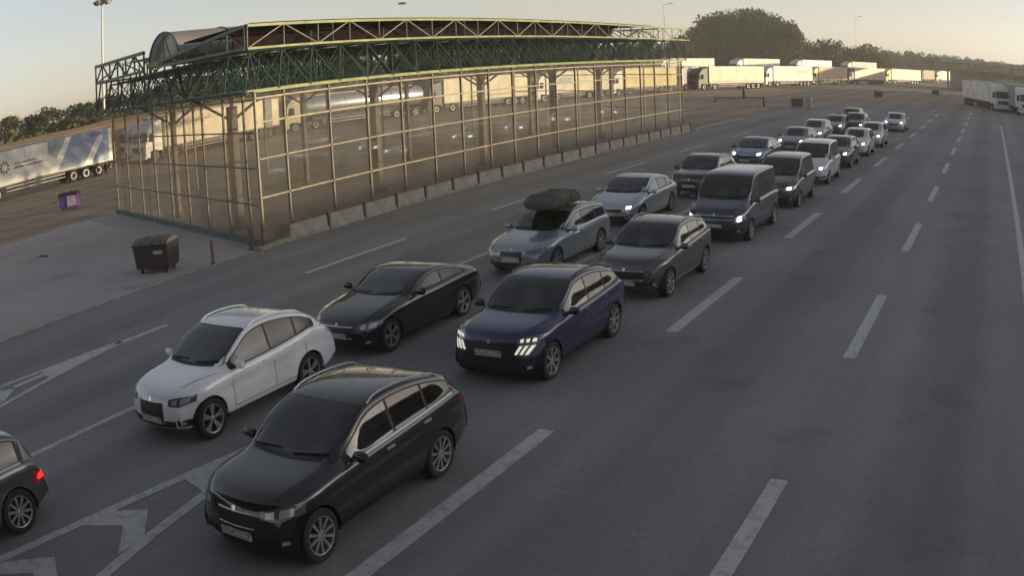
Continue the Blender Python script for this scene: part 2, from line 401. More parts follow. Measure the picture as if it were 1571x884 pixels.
# end wall
for s in ss[1:]:
    p = A + U * s; f = MB(); f.obox((p.x, p.y, .1), (p.x, p.y, TOP), .07, .07); hb(f, 'mullion', M['brown'])
for z in (1.42, 2.70, 3.95, 5.1):
    f = MB(); f.obox(hp(.05, 0, z), hp(18.4, 0, z), .05, .05); hb(f, 'transom', M['brown'])
for a, c in zip(ss, ss[1:]):
    f = MB(); f.obox(hp(a + .06, 0, TOP / 2 + .1), hp(c - .06, 0, TOP / 2 + .1), .012, TOP - .3); hb(f, 'glass_pane', M['pane'])
f = MB(); f.obox(hp(-.1, -.05, .1), hp(18.5, -.05, .1), .28, .2); hb(f, 'plinth', M['teal'])
# far end wall and back wall frames
for s in (0.2, 3.6, 7, 10.6, 14.4, 18.4):
    f = MB(); f.obox(hp(s, FARL, .1), hp(s, FARL, TOP), .1, .1); hb(f, 'mullion', M['cream'])
for z in (1.7, 3.0, 4.3):
    f = MB(); f.obox(hp(0, FARL, z), hp(18.4, FARL, z), .07, .07); hb(f, 'transom', M['cream'])
for t in (6, 12, 18, 24, 30, 36):
    f = MB(); f.obox(hp(18.4, t, .1), hp(18.4, t, TOP), .1, .1); hb(f, 'mullion', M['brown'])
# columns inside
for s in (4.1, 11.2):
    for t in (1.2, 10.5, 20, 28.6, 35.6):
        w = .26 if s < 5 else .17
        f = MB(); p = hp(s, t, 0)
        f.box((p[0] - w, p[1] - w, 0), (p[0] + w, p[1] + w, .18)); f.obox((p[0], p[1], .18), (p[0], p[1], 4.9), w * 1.25, w * 1.25)
        for dx, dy in ((1, 1), (1, -1), (-1, 1), (-1, -1)):
            f.tube((p[0], p[1], 4.3), (p[0] + dx * 1.15, p[1] + dy * 1.15, 5.4), .06, 6)
        hb(f, 'column', M['col'])
# space frame lattice between z 5.4 and 6.85
Z0, Z1 = 5.42, 6.86
NS, NT = 11, 26
S1, T1 = 20.8, 44.6
lat = MB(); lat2 = MB()
def node(i, j, up):
    s = S1 * (i + (.5 if up else 0)) / NS; t = -.4 + T1 * (j + (.5 if up else 0)) / NT
    return Vector(hp(s, t, Z1 if up else Z0))
for i in range(NS + 1):
    for j in range(NT + 1):
        front = i == 0
        mb = lat2 if front else lat
        if i < NS: lat.tube(node(i, j, 0), node(i + 1, j, 0), .034, 5)
        if j < NT: mb.tube(node(i, j, 0), node(i, j + 1, 0), .05, 5)
        if i < NS and j < NT:
            u = node(i, j, 1)
            for a, c in ((0, 0), (1, 0), (0, 1), (1, 1)): lat.tube(node(i + a, j + c, 0), u, .030, 5)
            if i < NS - 1: lat.tube(u, node(i + 1, j, 1), .04, 5)
            if j < NT - 1: lat.tube(u, node(i, j + 1, 1), .04, 5)
            lat.lathe([(-.09, .03), (-.05, .085), (.05, .085), (.09, .03)], 6, 'z', tuple(u))
        lat.lathe([(-.09, .03), (-.05, .085), (.05, .085), (.09, .03)], 6, 'z', tuple(node(i, j, 0)))
hb(lat, 'space_frame', M['green'])
hb(lat2, 'front_chord', M['yellow'])
# gutter band on top of the front glazing
f = MB()
f.box((-23.1, 22.8, 5.34), (-22.75, 66, 5.40)); hb(f, 'eaves_beam', M['yellow'])
f = MB(); f.obox(hp(0, -.1, 5.36), hp(18.6, -.1, 5.36), .3, .12); hb(f, 'eaves_beam', M['green'])
# upper edge truss along the road (z 6.85 - 7.78) 
def truss(mbA, mbB, p0, p1, z0, z1, n, r=.05, rc=.085, z0b=None, z1b=None):
    p0, p1 = Vector(p0), Vector(p1); z0b = z0 if z0b is None else z0b; z1b = z1 if z1b is None else z1b
    P = [Vector((*p0.lerp(p1, k / n).xy, 0)) for k in range(n + 1)]
    lo = [Vector((p.x, p.y, lerp(z0, z0b, k / n))) for k, p in enumerate(P)]; hi = [Vector((p.x, p.y, lerp(z1, z1b, k / n))) for k, p in enumerate(P)]
    mbA.obox(lo[0], lo[-1], rc * 1.2, rc * 1.5); mbA.obox(hi[0], hi[-1], rc * 1.6, rc * 1.8)
    for k in range(n + 1):
        mbB.tube(lo[k], hi[k], r, 5)
        if k < n:
            mbB.tube(lo[k] if k % 2 == 0 else hi[k], hi[k + 1] if k % 2 == 0 else lo[k + 1], r, 5)
    return lo, hi
ch, wb_ = MB(), MB()
truss(ch, wb_, hp(0, -.2, 0), hp(0, 45.2, 0), 6.92, 7.74, 24, .028, .055)
hb(ch, 'upper_chord', M['yellow'])
hb(wb_, 'truss_web', M['mull'])
ch, wb_ = MB(), MB()
truss(ch, wb_, hp(3.2, 1.2, 0), hp(3.2, 44, 0), 6.95, 7.62, 16, .035, .06)
truss(ch, wb_, hp(0.1, -.3, 0), hp(9.4, -.3, 0), 6.92, 7.72, 6, .04, .07, z0b=7.05, z1b=7.25)
hb(wb_, 'truss_web', M['green']); wb_ = MB()
truss(ch, wb_, hp(11.6, -.3, 0), hp(20.8, -.3, 0), 7.05, 7.9, 6, .05, .09, z0b=7.1, z1b=8.05)
truss(ch, wb_, hp(20.8, -.3, 0), hp(20.8, 12, 0), 7.1, 8.05, 6, .05, .07)
truss(ch, wb_, hp(11.6, 3, 0), hp(20.8, 3, 0), 7.05, 7.9, 6, .05, .07, z0b=7.1, z1b=8.05)
hb(wb_, 'truss_web', M['green']); wb_ = MB()
for t in (4.6, 9.4, 14, 19, 24, 29, 34, 39):
    truss(ch, wb_, hp(.2, t, 0), hp(7.2, t, 0), 6.92, 7.66, 4, .035, .05); hb(wb_, 'truss_web', M['green']); wb_ = MB()
for s in (20.8, 18.5, 16.2, 13.9, 11.6):
    wb_.tube(hp(s, -.3, 5.5), hp(s - 1.1, -.3, 7.05), .05, 5); wb_.tube(hp(s, -.3, 5.5), hp(s, -.3, 7.1), .05, 5); hb(wb_, 'truss_strut', M['green']); wb_ = MB()
hb(ch, 'upper_chord', M['green'])
# roof sheets: flat deck with dark underside behind the upper truss, and fascia backing
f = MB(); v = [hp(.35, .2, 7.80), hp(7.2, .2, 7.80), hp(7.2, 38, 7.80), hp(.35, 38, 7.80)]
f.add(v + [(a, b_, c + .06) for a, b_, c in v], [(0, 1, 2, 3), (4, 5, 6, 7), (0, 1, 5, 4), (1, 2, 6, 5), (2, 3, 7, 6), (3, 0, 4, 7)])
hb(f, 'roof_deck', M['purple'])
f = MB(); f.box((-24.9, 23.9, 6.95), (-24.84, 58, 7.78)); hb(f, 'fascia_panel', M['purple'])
# barrel vault rooflight parallel with the road
f = MB(); n = 18; vaultc, vr, vz, vh = 9.45, 2.05, 7.22, 1.34
def vp(a, t, k=1): return hp(vaultc + vr * k * math.cos(a), t, vz + vh * k * math.sin(a))
for i in range(n):
    a0, a1 = math.pi * i / n, math.pi * (i + 1) / n
    f.add([vp(a0, 0), vp(a1, 0), vp(a1, 42), vp(a0, 42)], [(0, 1, 2, 3)])
hb(f, 'barrel_vault', M['roof'], smooth=True)
f = MB()
for t in [x * 3.5 for x in range(13)]:
    f.path([vp(math.pi * i / 14, t, 1.012) for i in range(15)], .045, 5)
hb(f, 'vault_rib', M['green'])
f = MB()
f.tube(vp(math.pi * .5, -.02), hp(vaultc - 1.2, -.02, vz), .035, 5); f.tube(vp(math.pi * .5, -.02), hp(vaultc - .2, -.02, vz), .03, 5)
hb(f, 'vault_brace', M['green'])
f = MB(); f.obox(hp(vaultc - 2.05, -.05, vz + .02), hp(vaultc + 2.05, -.05, vz + .02), .12, .22); f.obox(hp(vaultc - 2.1, 0, vz), hp(vaultc - 2.1, 42, vz), .16, .2); f.obox(hp(vaultc + 2.1, 0, vz), hp(vaultc + 2.1, 42, vz), .16, .2)
hb(f, 'vault_curb', M['yellow'])
f = MB(); f.add([vp(math.pi * i / n, 41.9, .98) for i in range(n + 1)], [tuple(range(n + 1))]); hb(f, 'vault_end_panel', M['roof'])
f = MB(); f.add([vp(math.pi * i / n, .3, .97) for i in range(n + 1)], [tuple(range(n + 1))]); hb(f, 'vault_end_panel', M['vault'])

# ------------------------------------------------------------------ concrete barriers under the glazing
def barrier_mesh(L):
    p = [(-.17, 0), (.17, 0), (.15, .06), (.10, .14), (.08, .56), (-.08, .56), (-.10, .14), (-.15, .06)]
    mb = MB(); n = len(p)
    mb.add([(x, -L / 2, z) for x, z in p] + [(x, L / 2, z) for x, z in p], [tuple(range(n)), tuple(range(n, 2 * n))[::-1]] + [(i, (i + 1) % n, n + (i + 1) % n, n + i) for i in range(n)])
    return mb
bar0 = barrier_mesh(2.11).build('concrete_barrier', M['barrier'], bevel=.02)
post0 = MB().box((-.05, -.05, .0), (.06, .05, .66)).build('joint_post', M['brown'], bar0); post0.location = (.1, 1.04, 0)
bt = MB().box((-.03, -.9, .56), (.03, .9, .575)).build('top_strip', M['greymetal'], bar0)
ordn = ['first', 'second', 'third', 'fourth', 'fifth', 'sixth', 'seventh', 'eighth', 'ninth', 'tenth', 'eleventh', 'twelfth', 'thirteenth', 'fourteenth', 'fifteenth', 'sixteenth', 'seventeenth', 'eighteenth', 'nineteenth', 'twentieth', 'twenty-first']
for i in range(20):
    o = bar0 if i == 0 else tree_copy(bar0)
    o.location = (-22.5 + random.uniform(-.04, .04), 24.9 + 2.12 * i, 0.0); o.rotation_euler.z = random.uniform(-.012, .012)
    tag(o, f'tan concrete barrier block below the glass wall, {ordn[i]} counted from the hall corner' if i < 19 else 'tan concrete barrier block below the glass wall, last one at the far end', 'barrier', 'concrete barrier blocks along the glass wall')

# ------------------------------------------------------------------ car builder
def wheel_mesh(Rw, style):
    rr = Rw * .70; w = .11
    ty = MB().lathe([(-w * .8, rr), (-w, rr * 1.08), (-w * 1.05, Rw * .9), (-w * .85, Rw * .985), (0, Rw), (w * .85, Rw * .985), (w * 1.05, Rw * .9), (w, rr * 1.08), (w * .8, rr)], 30, 'x', close=True)
    hub = MB().lathe([(-.07, rr * .97), (.02, rr * .97)], 24, 'x')
    rim = MB().lathe([(.07, rr * .93), (.105, rr * .96), (.11, rr * 1.03), (.09, rr * 1.04), (.0, rr * 1.0), (.0, rr * .93)], 30, 'x', close=True)
    rim.lathe([(.03, .05), (.085, .05), (.095, .03)], 12, 'x')
    n = {0: 10, 1: 5, 2: 7}[style]
    for k in range(n):
        a = 2 * math.pi * k / n; offs = (-.16, .16) if style == 1 else (0,)
        for dd in offs:
            a2 = a + dd * .9
            p = Vector((.078, math.cos(a) * .035, math.sin(a) * .035)); q = Vector((.088, math.cos(a2) * rr * .97, math.sin(a2) * rr * .97))
            t = Vector((0, -math.sin(a2), math.cos(a2))); wd = {0: .016, 1: .017, 2: .024}[style]
            x = Vector((.016, 0, 0))
            rim.add([p - t * wd - x, p + t * wd - x, p + t * wd + x, p - t * wd + x, q - t * wd * 1.35 - x, q + t * wd * 1.35 - x, q + t * wd * 1.35 + x, q - t * wd * 1.35 + x],
                    [(0, 1, 2, 3), (4, 5, 6, 7), (0, 1, 5, 4), (1, 2, 6, 5), (2, 3, 7, 6), (3, 0, 4, 7)])
    return hub, ty, rim
_wheels = {}
def add_wheel(parent, x, y, Rw, style, simple=False, steer=0, rimmat='rim'):
    key = (round(Rw, 3), style, rimmat)
    if key not in _wheels:
        hub, ty, rim = wheel_mesh(Rw, style)
        a = hub.build('wheel', M['dark'], smooth='a'); b = ty.build('tyre', M['tyre'], smooth='a'); c = rim.build('rim', M[rimmat], smooth='a')
        _wheels[key] = (a.data, b.data, c.data)
        for o in (a, b, c): bpy.data.objects.remove(o)
    hm, tm, rm = _wheels[key]
    w = bpy.data.objects.new('wheel', hm); COL.objects.link(w); w.parent = parent; w.location = (x, y, Rw)
    w.rotation_euler = (random.uniform(0, 6), 0, 0) if x > 0 else (random.uniform(0, 6), 0, math.pi)
    if steer: w.rotation_euler.z += steer
    for nm, me in (('tyre', tm), ('rim', rm)):
        o = bpy.data.objects.new(nm, me); COL.objects.link(o); o.parent = w
    return w

TYPES = {
 'suv': dict(L=4.26, W=1.80, fo=.71, wb=2.66, R=.345, tumble=.36, zb=.25,
   prof=[(0, .60), (.02, .78), (.08, .90), (.34, .985), (.92, 1.045), (1.12, 1.07), (1.3, 1.17), (1.80, 1.47), (2.08, 1.545), (2.5, 1.57), (3.0, 1.54), (3.45, 1.46), (3.72, 1.38), (3.88, 1.28), (4.10, 1.06), (4.19, .97), (4.24, .78), (4.26, .55)],
   belt=[(0, .56), (.06, .76), (.32, .88), (1.1, .965), (2.3, 1.0), (3.4, 1.06), (3.8, 1.10), (4.12, 1.0), (4.23, .8), (4.26, .52)],
   cowl=1.08, rf=1.94, rr=3.70, ge=4.08, dlo=(1.38, 3.74), split=(2.36, 3.12), doors=(1.28, 2.36, 3.22)),
 'coupe': dict(L=4.50, W=1.80, fo=.74, wb=2.74, R=.335, tumble=.42, zb=.17,
   prof=[(0, .50), (.04, .64), (.16, .74), (.6, .86), (1.2, .95), (1.42, .98), (1.6, 1.05), (2.2, 1.265), (2.5, 1.32), (2.85, 1.315), (3.25, 1.25), (3.85, 1.09), (4.1, 1.01), (4.40, .96), (4.46, .84), (4.50, .55)],
   belt=[(0, .46), (.08, .60), (.45, .74), (1.3, .90), (2.6, .93), (3.8, .97), (4.25, .92), (4.44, .75), (4.50, .5)],
   cowl=1.34, rf=2.28, rr=3.25, ge=3.98, dlo=(1.66, 3.62), split=(2.72,), doors=(1.55, 2.85)),
 'wagon': dict(L=4.72, W=1.84, fo=.90, wb=2.81, R=.335, tumble=.38, zb=.20,
   prof=[(0, .54), (.03, .68), (.14, .79), (.6, .90), (1.25, .98), (1.42, 1.01), (1.6, 1.10), (2.2, 1.39), (2.5, 1.455), (3.0, 1.475), (3.8, 1.45), (4.2, 1.37), (4.38, 1.24), (4.58, .98), (4.67, .86), (4.70, .7), (4.72, .52)],
   belt=[(0, .50), (.08, .64), (.45, .78), (1.35, .92), (2.6, .95), (4.1, 1.0), (4.5, .92), (4.68, .75), (4.72, .48)],
   cowl=1.38, rf=2.28, rr=4.15, ge=4.52, dlo=(1.68, 4.15), split=(2.68, 3.50), doors=(1.55, 2.68, 3.6)),
 'lift': dict(L=4.70, W=1.84, fo=.88, wb=2.84, R=.335, tumble=.42, zb=.18,
   prof=[(0, .52), (.04, .64), (.16, .73), (.6, .85), (1.15, .96), (1.3, .99), (1.5, 1.09), (2.1, 1.38), (2.5, 1.45), (2.9, 1.455), (3.5, 1.38), (4.1, 1.16), (4.4, 1.06), (4.6, 1.02), (4.66, .88), (4.70, .55)],
   belt=[(0, .48), (.08, .60), (.45, .73), (1.25, .90), (2.6, .93), (4.0, .98), (4.5, .94), (4.66, .75), (4.70, .5)],
   cowl=1.26, rf=2.18, rr=3.4, ge=4.25, dlo=(1.6, 3.85), split=(2.60, 3.38), doors=(1.45, 2.62, 3.5)),
 'hatch': dict(L=4.20, W=1.76, fo=.82, wb=2.58, R=.31, tumble=.36, zb=.20,
   prof=[(0, .56), (.03, .70), (.14, .82), (.5, .93), (1.0, 1.02), (1.12, 1.05), (1.3, 1.15), (1.9, 1.44), (2.2, 1.51), (2.8, 1.53), (3.4, 1.49), (3.75, 1.40), (3.88, 1.28), (4.06, 1.0), (4.15, .88), (4.19, .7), (4.20, .52)],
   belt=[(0, .52), (.08, .66), (.4, .81), (1.1, .93), (2.3, .96), (3.6, 1.0), (4.0, .94), (4.16, .75), (4.20, .48)],
   cowl=1.08, rf=1.98, rr=3.75, ge=4.05, dlo=(1.4, 3.7), split=(2.34, 3.08), doors=(1.3, 2.34, 3.15)),
 'van': dict(L=4.90, W=1.92, fo=.92, wb=3.0, R=.34, tumble=.17, zb=.24,
   prof=[(0, .66), (.03, .86), (.14, 1.00), (.45, 1.10), (.82, 1.20), (.95, 1.25), (1.15, 1.42), (1.65, 1.80), (1.95, 1.92), (2.5, 1.97), (4.3, 1.96), (4.68, 1.90), (4.80, 1.72), (4.86, 1.1), (4.89, .8), (4.90, .5)],
   belt=[(0, .60), (.08, .80), (.4, .96), (.95, 1.08), (1.6, 1.12), (4.6, 1.14), (4.82, 1.0), (4.90, .46)],
   cowl=.92, rf=1.80, rr=4.72, ge=4.83, dlo=(1.22, 4.62), split=(2.12, 3.4), doors=(1.15, 2.15, 3.45)),
 'mpv': dict(L=4.38, W=1.81, fo=.85, wb=2.73, R=.32, tumble=.22, zb=.22,
   prof=[(0, .62), (.03, .78), (.14, .92), (.45, 1.02), (.9, 1.12), (1.02, 1.16), (1.2, 1.28), (1.75, 1.66), (2.05, 1.76), (2.6, 1.81), (3.8, 1.80), (4.15, 1.74), (4.28, 1.58), (4.34, 1.05), (4.37, .8), (4.38, .5)],
   belt=[(0, .58), (.08, .74), (.4, .90), (1.0, 1.03), (2.0, 1.06), (4.1, 1.09), (4.32, .95), (4.38, .46)],
   cowl=.98, rf=1.90, rr=4.18, ge=4.31, dlo=(1.3, 4.1), split=(2.2, 3.2), doors=(1.25, 2.2, 3.25)),
}

def make_car(name, sp, paint, label, x_side, y_front_wheel, cat='car', lod=0, lights='off', rails=None, glass='glass', plate=True,
             style=0, head=None, grille=None, chromeline=False, cladding=None, yaw=0, group='cars queueing in the lanes', brake=False, rimmat='rim', bumper=None, plate_z=None, frame='chrome', tail_z=None):
    """x_side: world X of the outer face on the +X side; y_front_wheel: world Y of the front axle. Cars face -Y."""
    T = dict(TYPES[sp]) if isinstance(sp, str) else sp
    L, W, Rw = T['L'], T['W'], T['R']; H2 = W / 2
    prof = chaikin(T['prof'], 2); belt = chaikin(T['belt'], 2)
    s1, s2 = T['fo'], T['fo'] + T['wb']
    step = (.045, .07, .10)[lod]
    st = [0, .015, .035, .06, .09]; s = .12
    while s < L - .12: st.append(s); s += step
    st += [L - .10, L - .07, L - .045, L - .025, L - .01, L]
    def plan(s):
        k = 1 - .24 * clamp(1 - s / .8) ** 2.1 - .12 * clamp(1 - (L - s) / .6) ** 2
        return H2 * k
    def under(s): return T['zb'] + .06 * clamp(1 - s / .5) ** 2 + .14 * clamp(1 - (L - s) / .8) ** 2
    def section(s):
        zb, hw, t = under(s), plan(s), interp(s, prof); b_ = min(interp(s, belt), t - .025)
        c = sstep(0, 1, (t - b_ - .08) / .38)
        fl = .022 * (math.exp(-((s - s1) / .42) ** 2) + math.exp(-((s - s2) / .42) ** 2))
        xs = hw * .955; z1 = t - lerp(.018, .045, c); x1 = lerp(hw * .74, xs - T['tumble'] * (z1 - b_), c)
        p = [(0, zb), (hw * .70, zb), (hw * .88, zb + .005), (hw * .955, zb + .05), (hw * .975 + fl, lerp(zb, b_, .28)), (hw * .985 + fl * 1.2, lerp(zb, b_, .48)),
             (hw * .972 + fl * .6, lerp(zb, b_, .66)), (hw * 1.0, lerp(zb, b_, .80)), (hw * .992, lerp(zb, b_, .90)), (xs + .008, b_), (xs - .022, b_ + .012),
             (lerp(xs - .02, x1, .45), lerp(b_ + .02, z1, .45)), (lerp(xs - .02, x1, .92), lerp(b_ + .02, z1, .92)), (x1 - .012, z1 + .006), (x1 * .84, lerp(z1, t, .62)), (x1 * .5, lerp(z1, t, .93)), (0, t)]
        return chaikin(p, 2 if lod < 2 else 1)
    def warp(x, s, z):
        xn = x / H2
        f = .22 * xn * xn * clamp(1 - s / .9) ** 2 + clamp(((z - .55) / .28) ** 2, 0, 1.6) * .035 * clamp(1 - s / .3) ** 2
        r = .13 * xn * xn * clamp(1 - (L - s) / .7) ** 2 + clamp(((z - .62) / .35) ** 2, 0, 1.6) * .03 * clamp(1 - (L - s) / .3) ** 2
        return s + f - r - L / 2
    bm = bmesh.new(); secs = [section(s) for s in st]; n = len(secs[0])
    grid = []
    for s, sec in zip(st, secs):
        row = [bm.verts.new((x, warp(x, s, z), z)) for x, z in sec]
        mir = [row[0]] + [bm.verts.new((-x, warp(x, s, z), z)) for x, z in sec[1:-1]] + [row[-1]]
        grid.append((row, mir))
    for (a, am), (b, bm_) in zip(grid, grid[1:]):
        for i in range(n - 1):
            bm.faces.new((a[i], b[i], b[i + 1], a[i + 1])); bm.faces.new((am[i + 1], bm_[i + 1], bm_[i], am[i]))
    for (row, mir), s in ((grid[0], st[0]), (grid[-1], st[-1])):
        K = 8; rows = []
        for i in range(1, n - 1):
            x, z = row[i].co.x, row[i].co.z
            rows.append([mir[i]] + [bm.verts.new((lerp(-x, x, k / K), warp(lerp(-x, x, k / K), s, z), z)) for k in range(1, K)] + [row[i]])
        for r0, r1 in zip(rows, rows[1:]):
            for k in range(K): bm.faces.new((r0[k], r0[k + 1], r1[k + 1], r1[k]))
        if True:
            bm.faces.new([row[0]] + rows[0]) if False else None
            bm.faces.new([row[-1]] + rows[-1])
    bmesh.ops.recalc_face_normals(bm, faces=bm.faces[:])
    bvh = BVHTree.FromBMesh(bm)
    # wheel openings
    Ra = Rw + (.055 if sp == 'suv' else .04)
    dele = []; near = set()
    for sw in (s1, s2):
        cy = sw - L / 2
        for f in bm.faces:
            c = f.calc_center_median()
            if abs(c.x) > H2 - .34 and (c.y - cy) ** 2 + (c.z - Rw) ** 2 < Ra * Ra and c.z < Rw + Ra: dele.append(f)
    ds = set(dele); bv = set()
    for f in dele:
        for v in f.verts:
            if any(lf not in ds for lf in v.link_faces) and abs(v.co.x) > H2 * .86: bv.add(v)
    bmesh.ops.delete(bm, geom=list(ds), context='FACES')
    for v in bv:
        if not v.is_valid: continue
        cy = (s1 if abs(v.co.y - (s1 - L / 2)) < .8 else s2) - L / 2
        d = Vector((v.co.y - cy, v.co.z - Rw))
        if d.length > 1e-4 and v.co.z > under(0) * .6:
            d = d.normalized() * Ra; v.co.y = cy + d.x; v.co.z = max(Rw + d.y, T['zb'] * .95 if d.y < 0 else 0)
    # turn the arch lip inwards
    lip = [e for e in bm.edges if len(e.link_faces) == 1 and all(v in bv for v in e.verts)]
    r = bmesh.ops.extrude_edge_only(bm, edges=lip)
    for v in [g_ for g_ in r['geom'] if isinstance(g_, bmesh.types.BMVert)]:
        v.co.x -= math.copysign(.05, v.co.x)
    see = lod < 2
    me = bpy.data.meshes.new('body'); me.materials.append(paint)
    glasses = []
    root = empty(name, (x_side - H2, y_front_wheel + L / 2 - s1, .004), yaw)
    tag(root, label, cat, group)
    body = bpy.data.objects.new('body', me); COL.objects.link(body); body.parent = root
    def ray(o, d):
        h = bvh.ray_cast(Vector(o), Vector(d)); return (h[0], h[1]) if h[0] is not None else None
    def patch(nm, rays, m, off=.004, thick=.012, parent=root, mb=None, skiprim=False):
        """rays: 2-D grid of (origin, direction); the patch lies on the body surface"""
        own = mb is None; mb = mb or MB(); pts = []
        dirn = None
        for row in rays:
            rr = []
            for o, d in row:
                h = ray(o, d)
                if h is None: rr.append(None); continue
                nn = h[1]
                if nn.dot(Vector(d)) > 0: nn = -nn
                rr.append((h[0] + nn * off, h[0] - nn * thick))
            pts.append(rr)
        nv, nu = len(pts), len(pts[0]); idx = {}
        base = len(mb.v)
        for j in range(nv):
            for i in range(nu):
                if pts[j][i] is not None: idx[(j, i)] = len(mb.v); mb.v.append(tuple(pts[j][i][0]))
        for j in range(nv - 1):
            for i in range(nu - 1):
                q = [(j, i), (j, i + 1), (j + 1, i + 1), (j + 1, i)]
                if all(k in idx for k in q): mb.f.append([idx[k] for k in q]); mb.m.append(0)
        ring = [(0, i) for i in range(nu)] + [(j, nu - 1) for j in range(1, nv)] + [(nv - 1, i) for i in range(nu - 2, -1, -1)] + [(j, 0) for j in range(nv - 2, 0, -1)]
        if all(k in idx for k in ring):
            lo = []
            for j, i in ring: lo.append(len(mb.v)); mb.v.append(tuple(pts[j][i][1]))
            for a in range(len(ring)):
                c = (a + 1) % len(ring); mb.f.append([idx[ring[a]], idx[ring[c]], lo[c], lo[a]]); mb.m.append(0)
        if own and mb.f: return mb.build(nm, m, parent, smooth='a')
    nU = (14, 9, 5)[lod]; nV = (6, 4, 3)[lod]
    # windscreen
    def xin(s):
        sec = section(clamp(s, .02, L - .02)); t = interp(s, prof); return sec[-(len(sec) // 5)][0]
    def x_at(s):
        t = interp(s, prof); b_ = min(interp(s, belt), t - .025); z1 = t - .045; return plan(s) * .955 - T['tumble'] * (z1 - b_)
    rows = []
    for j in range(nV + 3):
        v = j / (nV + 2); row = []
        for i in range(nU + 1):
            u = -1 + 2 * i / nU; s_ = lerp(T['cowl'] + .03 + .13 * u * u, T['rf'] - .02 + .05 * u * u, v); xx = u * (x_at(lerp(T['cowl'] + .16, T['rf'], v)) - .05 - .02 * (1 - v))
            row.append(((xx, s_ - L / 2, 4), (0, 0, -1)))
        rows.append(row)
    glasses.append(patch('windscreen', rows, M['glassc' if see else glass], .004, parent=root))
    if see:
        fr_ = MB()
        for sg in (1, -1):
            patch('x', [[((sg * (x_at(lerp(T['cowl'] + .16, T['rf'], v)) - .05 - .02 * (1 - v) - dd), lerp(T['cowl'] + .16, T['rf'] + .03, v) - L / 2, 4), (0, 0, -1)) for v in [k / 10 for k in range(11)]] for dd in (-.012, .05)], None, .0025, .004, mb=fr_)
        for e_, a_, b_ in ((0, -.02, .05), (1, -.05, .02)):
            patch('x', [[((u * (x_at(T['rf'] if e_ else T['cowl'] + .16) - .06), (T['rf'] - .02 + .05 * u * u if e_ else T['cowl'] + .03 + .13 * u * u) + dd - L / 2, 4), (0, 0, -1)) for u in [-1 + k / 8 for k in range(17)]] for dd in (a_, b_)], None, .0025, .004, mb=fr_)
        if fr_.f: fr_.build('windscreen_frame', M['trim'], root, smooth='a')
    # dark cowl strip with wipers
    if lod < 2:
        rows = [[((u * H2 * .80, T['cowl'] - L / 2 + .13 * u * u + dv, 4), (0, 0, -1)) for u in [-1 + .2 * k for k in range(11)]] for dv in (-.055, .02)]
        cow = patch('cowl_panel', rows, M['trim'], .003)
    # side glass
    def tz(s): return interp(s, prof) - .115
    def bz(s): return min(interp(s, belt), interp(s, prof) - .025) + .035
    d0, d1 = T['dlo']; cuts = [d0] + [c for c in T['split'] if c < d1 - .1] + [d1]
    for sg in (1, -1):
        def srays(a, b, pad, nu):
            out = []
            cols = [lerp(a, b, k / nu) for k in range(nu + 1)]
            cols = [c for c in cols if tz(c) + pad - (bz(c) - pad) > .03]
            if len(cols) < 2: return None
            for v in [k / nV for k in range(nV + 1)]:
                out.append([((sg * 3, c - L / 2, lerp(bz(c) - pad, tz(c) + pad, v)), (-sg, 0, 0)) for c in cols])
            return out
        if not see:
            rr = srays(d0 - .06, d1 + .05, .022, 14)
            if rr: patch('window_trim', rr, M['trim'], .0015)
        else:                              # black frames round each side window
            fr_ = MB(); cs = [c for c in [lerp(d0 - .05, d1 + .04, k / 40) for k in range(41)] if tz(c) - bz(c) > -.01]
            for fa, fb in ((lambda c: tz(c) - .05, lambda c: tz(c) + .022), (lambda c: bz(c) - .022, lambda c: bz(c) + .05)):
                patch('x', [[((sg * 3, c - L / 2, fn(c)), (-sg, 0, 0)) for c in cs] for fn in (fa, fb)], None, .003, .004, mb=fr_)
            for cc in cuts:
                ends = (cs[0] + .03 if cc == d0 else cs[-1] - .02 if cc == d1 else cc)
                ends = max(min(ends, cs[-1] - .02), cs[0] + .03)
                hh_ = [lerp(bz(ends), max(tz(ends), bz(ends) + .01), k / 5) for k in range(6)]
                patch('x', [[((sg * 3, ends - L / 2 + dw, z), (-sg, 0, 0)) for z in hh_] for dw in (-.06, .06)], None, .003, .004, mb=fr_)
            if fr_.f: fr_.build('window_frame', M['trim'], root, smooth='a')
        for a, b in zip(cuts, cuts[1:]):
            rr = srays(a + .025, b - .025, 0, 8 if lod < 2 else 4)
            if rr: glasses.append(patch('side_window', rr, M[(('glassc' if a < d0 + .1 else 'glassp') if see else glass)], .005))
        if chromeline:
            rows = [[((sg * 3, c - L / 2, bz(c) - .022 + dv), (-sg, 0, 0)) for c in [lerp(d0 - .05, d1, k / 24) for k in range(25)]] for dv in (-.014, .014)]
            patch('belt_moulding', rows, M['chrome'], .008)
        # mirror
        ms = T['dlo'][0] + .07; mx = sg * (plan(ms) * .955 + .06); mz = bz(ms) + .06
        mi = MB(); mi.lathe([(-.10, .02), (-.085, .075), (-.03, .095), (.05, .095), (.09, .08), (.10, .03)], 12, 'x')
        mi.v = [(x * 1.0, y * .55, z * .8) for x, y, z in mi.v]
        mo = mi.build('door_mirror', paint if lod < 2 or True else M['dark'], root, smooth='a'); mo.location = (mx + sg * .06, ms - L / 2 - .02, mz)
        stalk = MB().obox((-sg * .17, .0, -.05), (0, 0, -.04), .05, .035).build('mirror_stalk', M['dark'], mo)
        if lod < 2:
            mgl = MB().lathe([(.046, .085), (.052, .085)], 12, 'y').build('mirror_glass', M['glass'], mo); mgl.scale = (1, 1, .72)
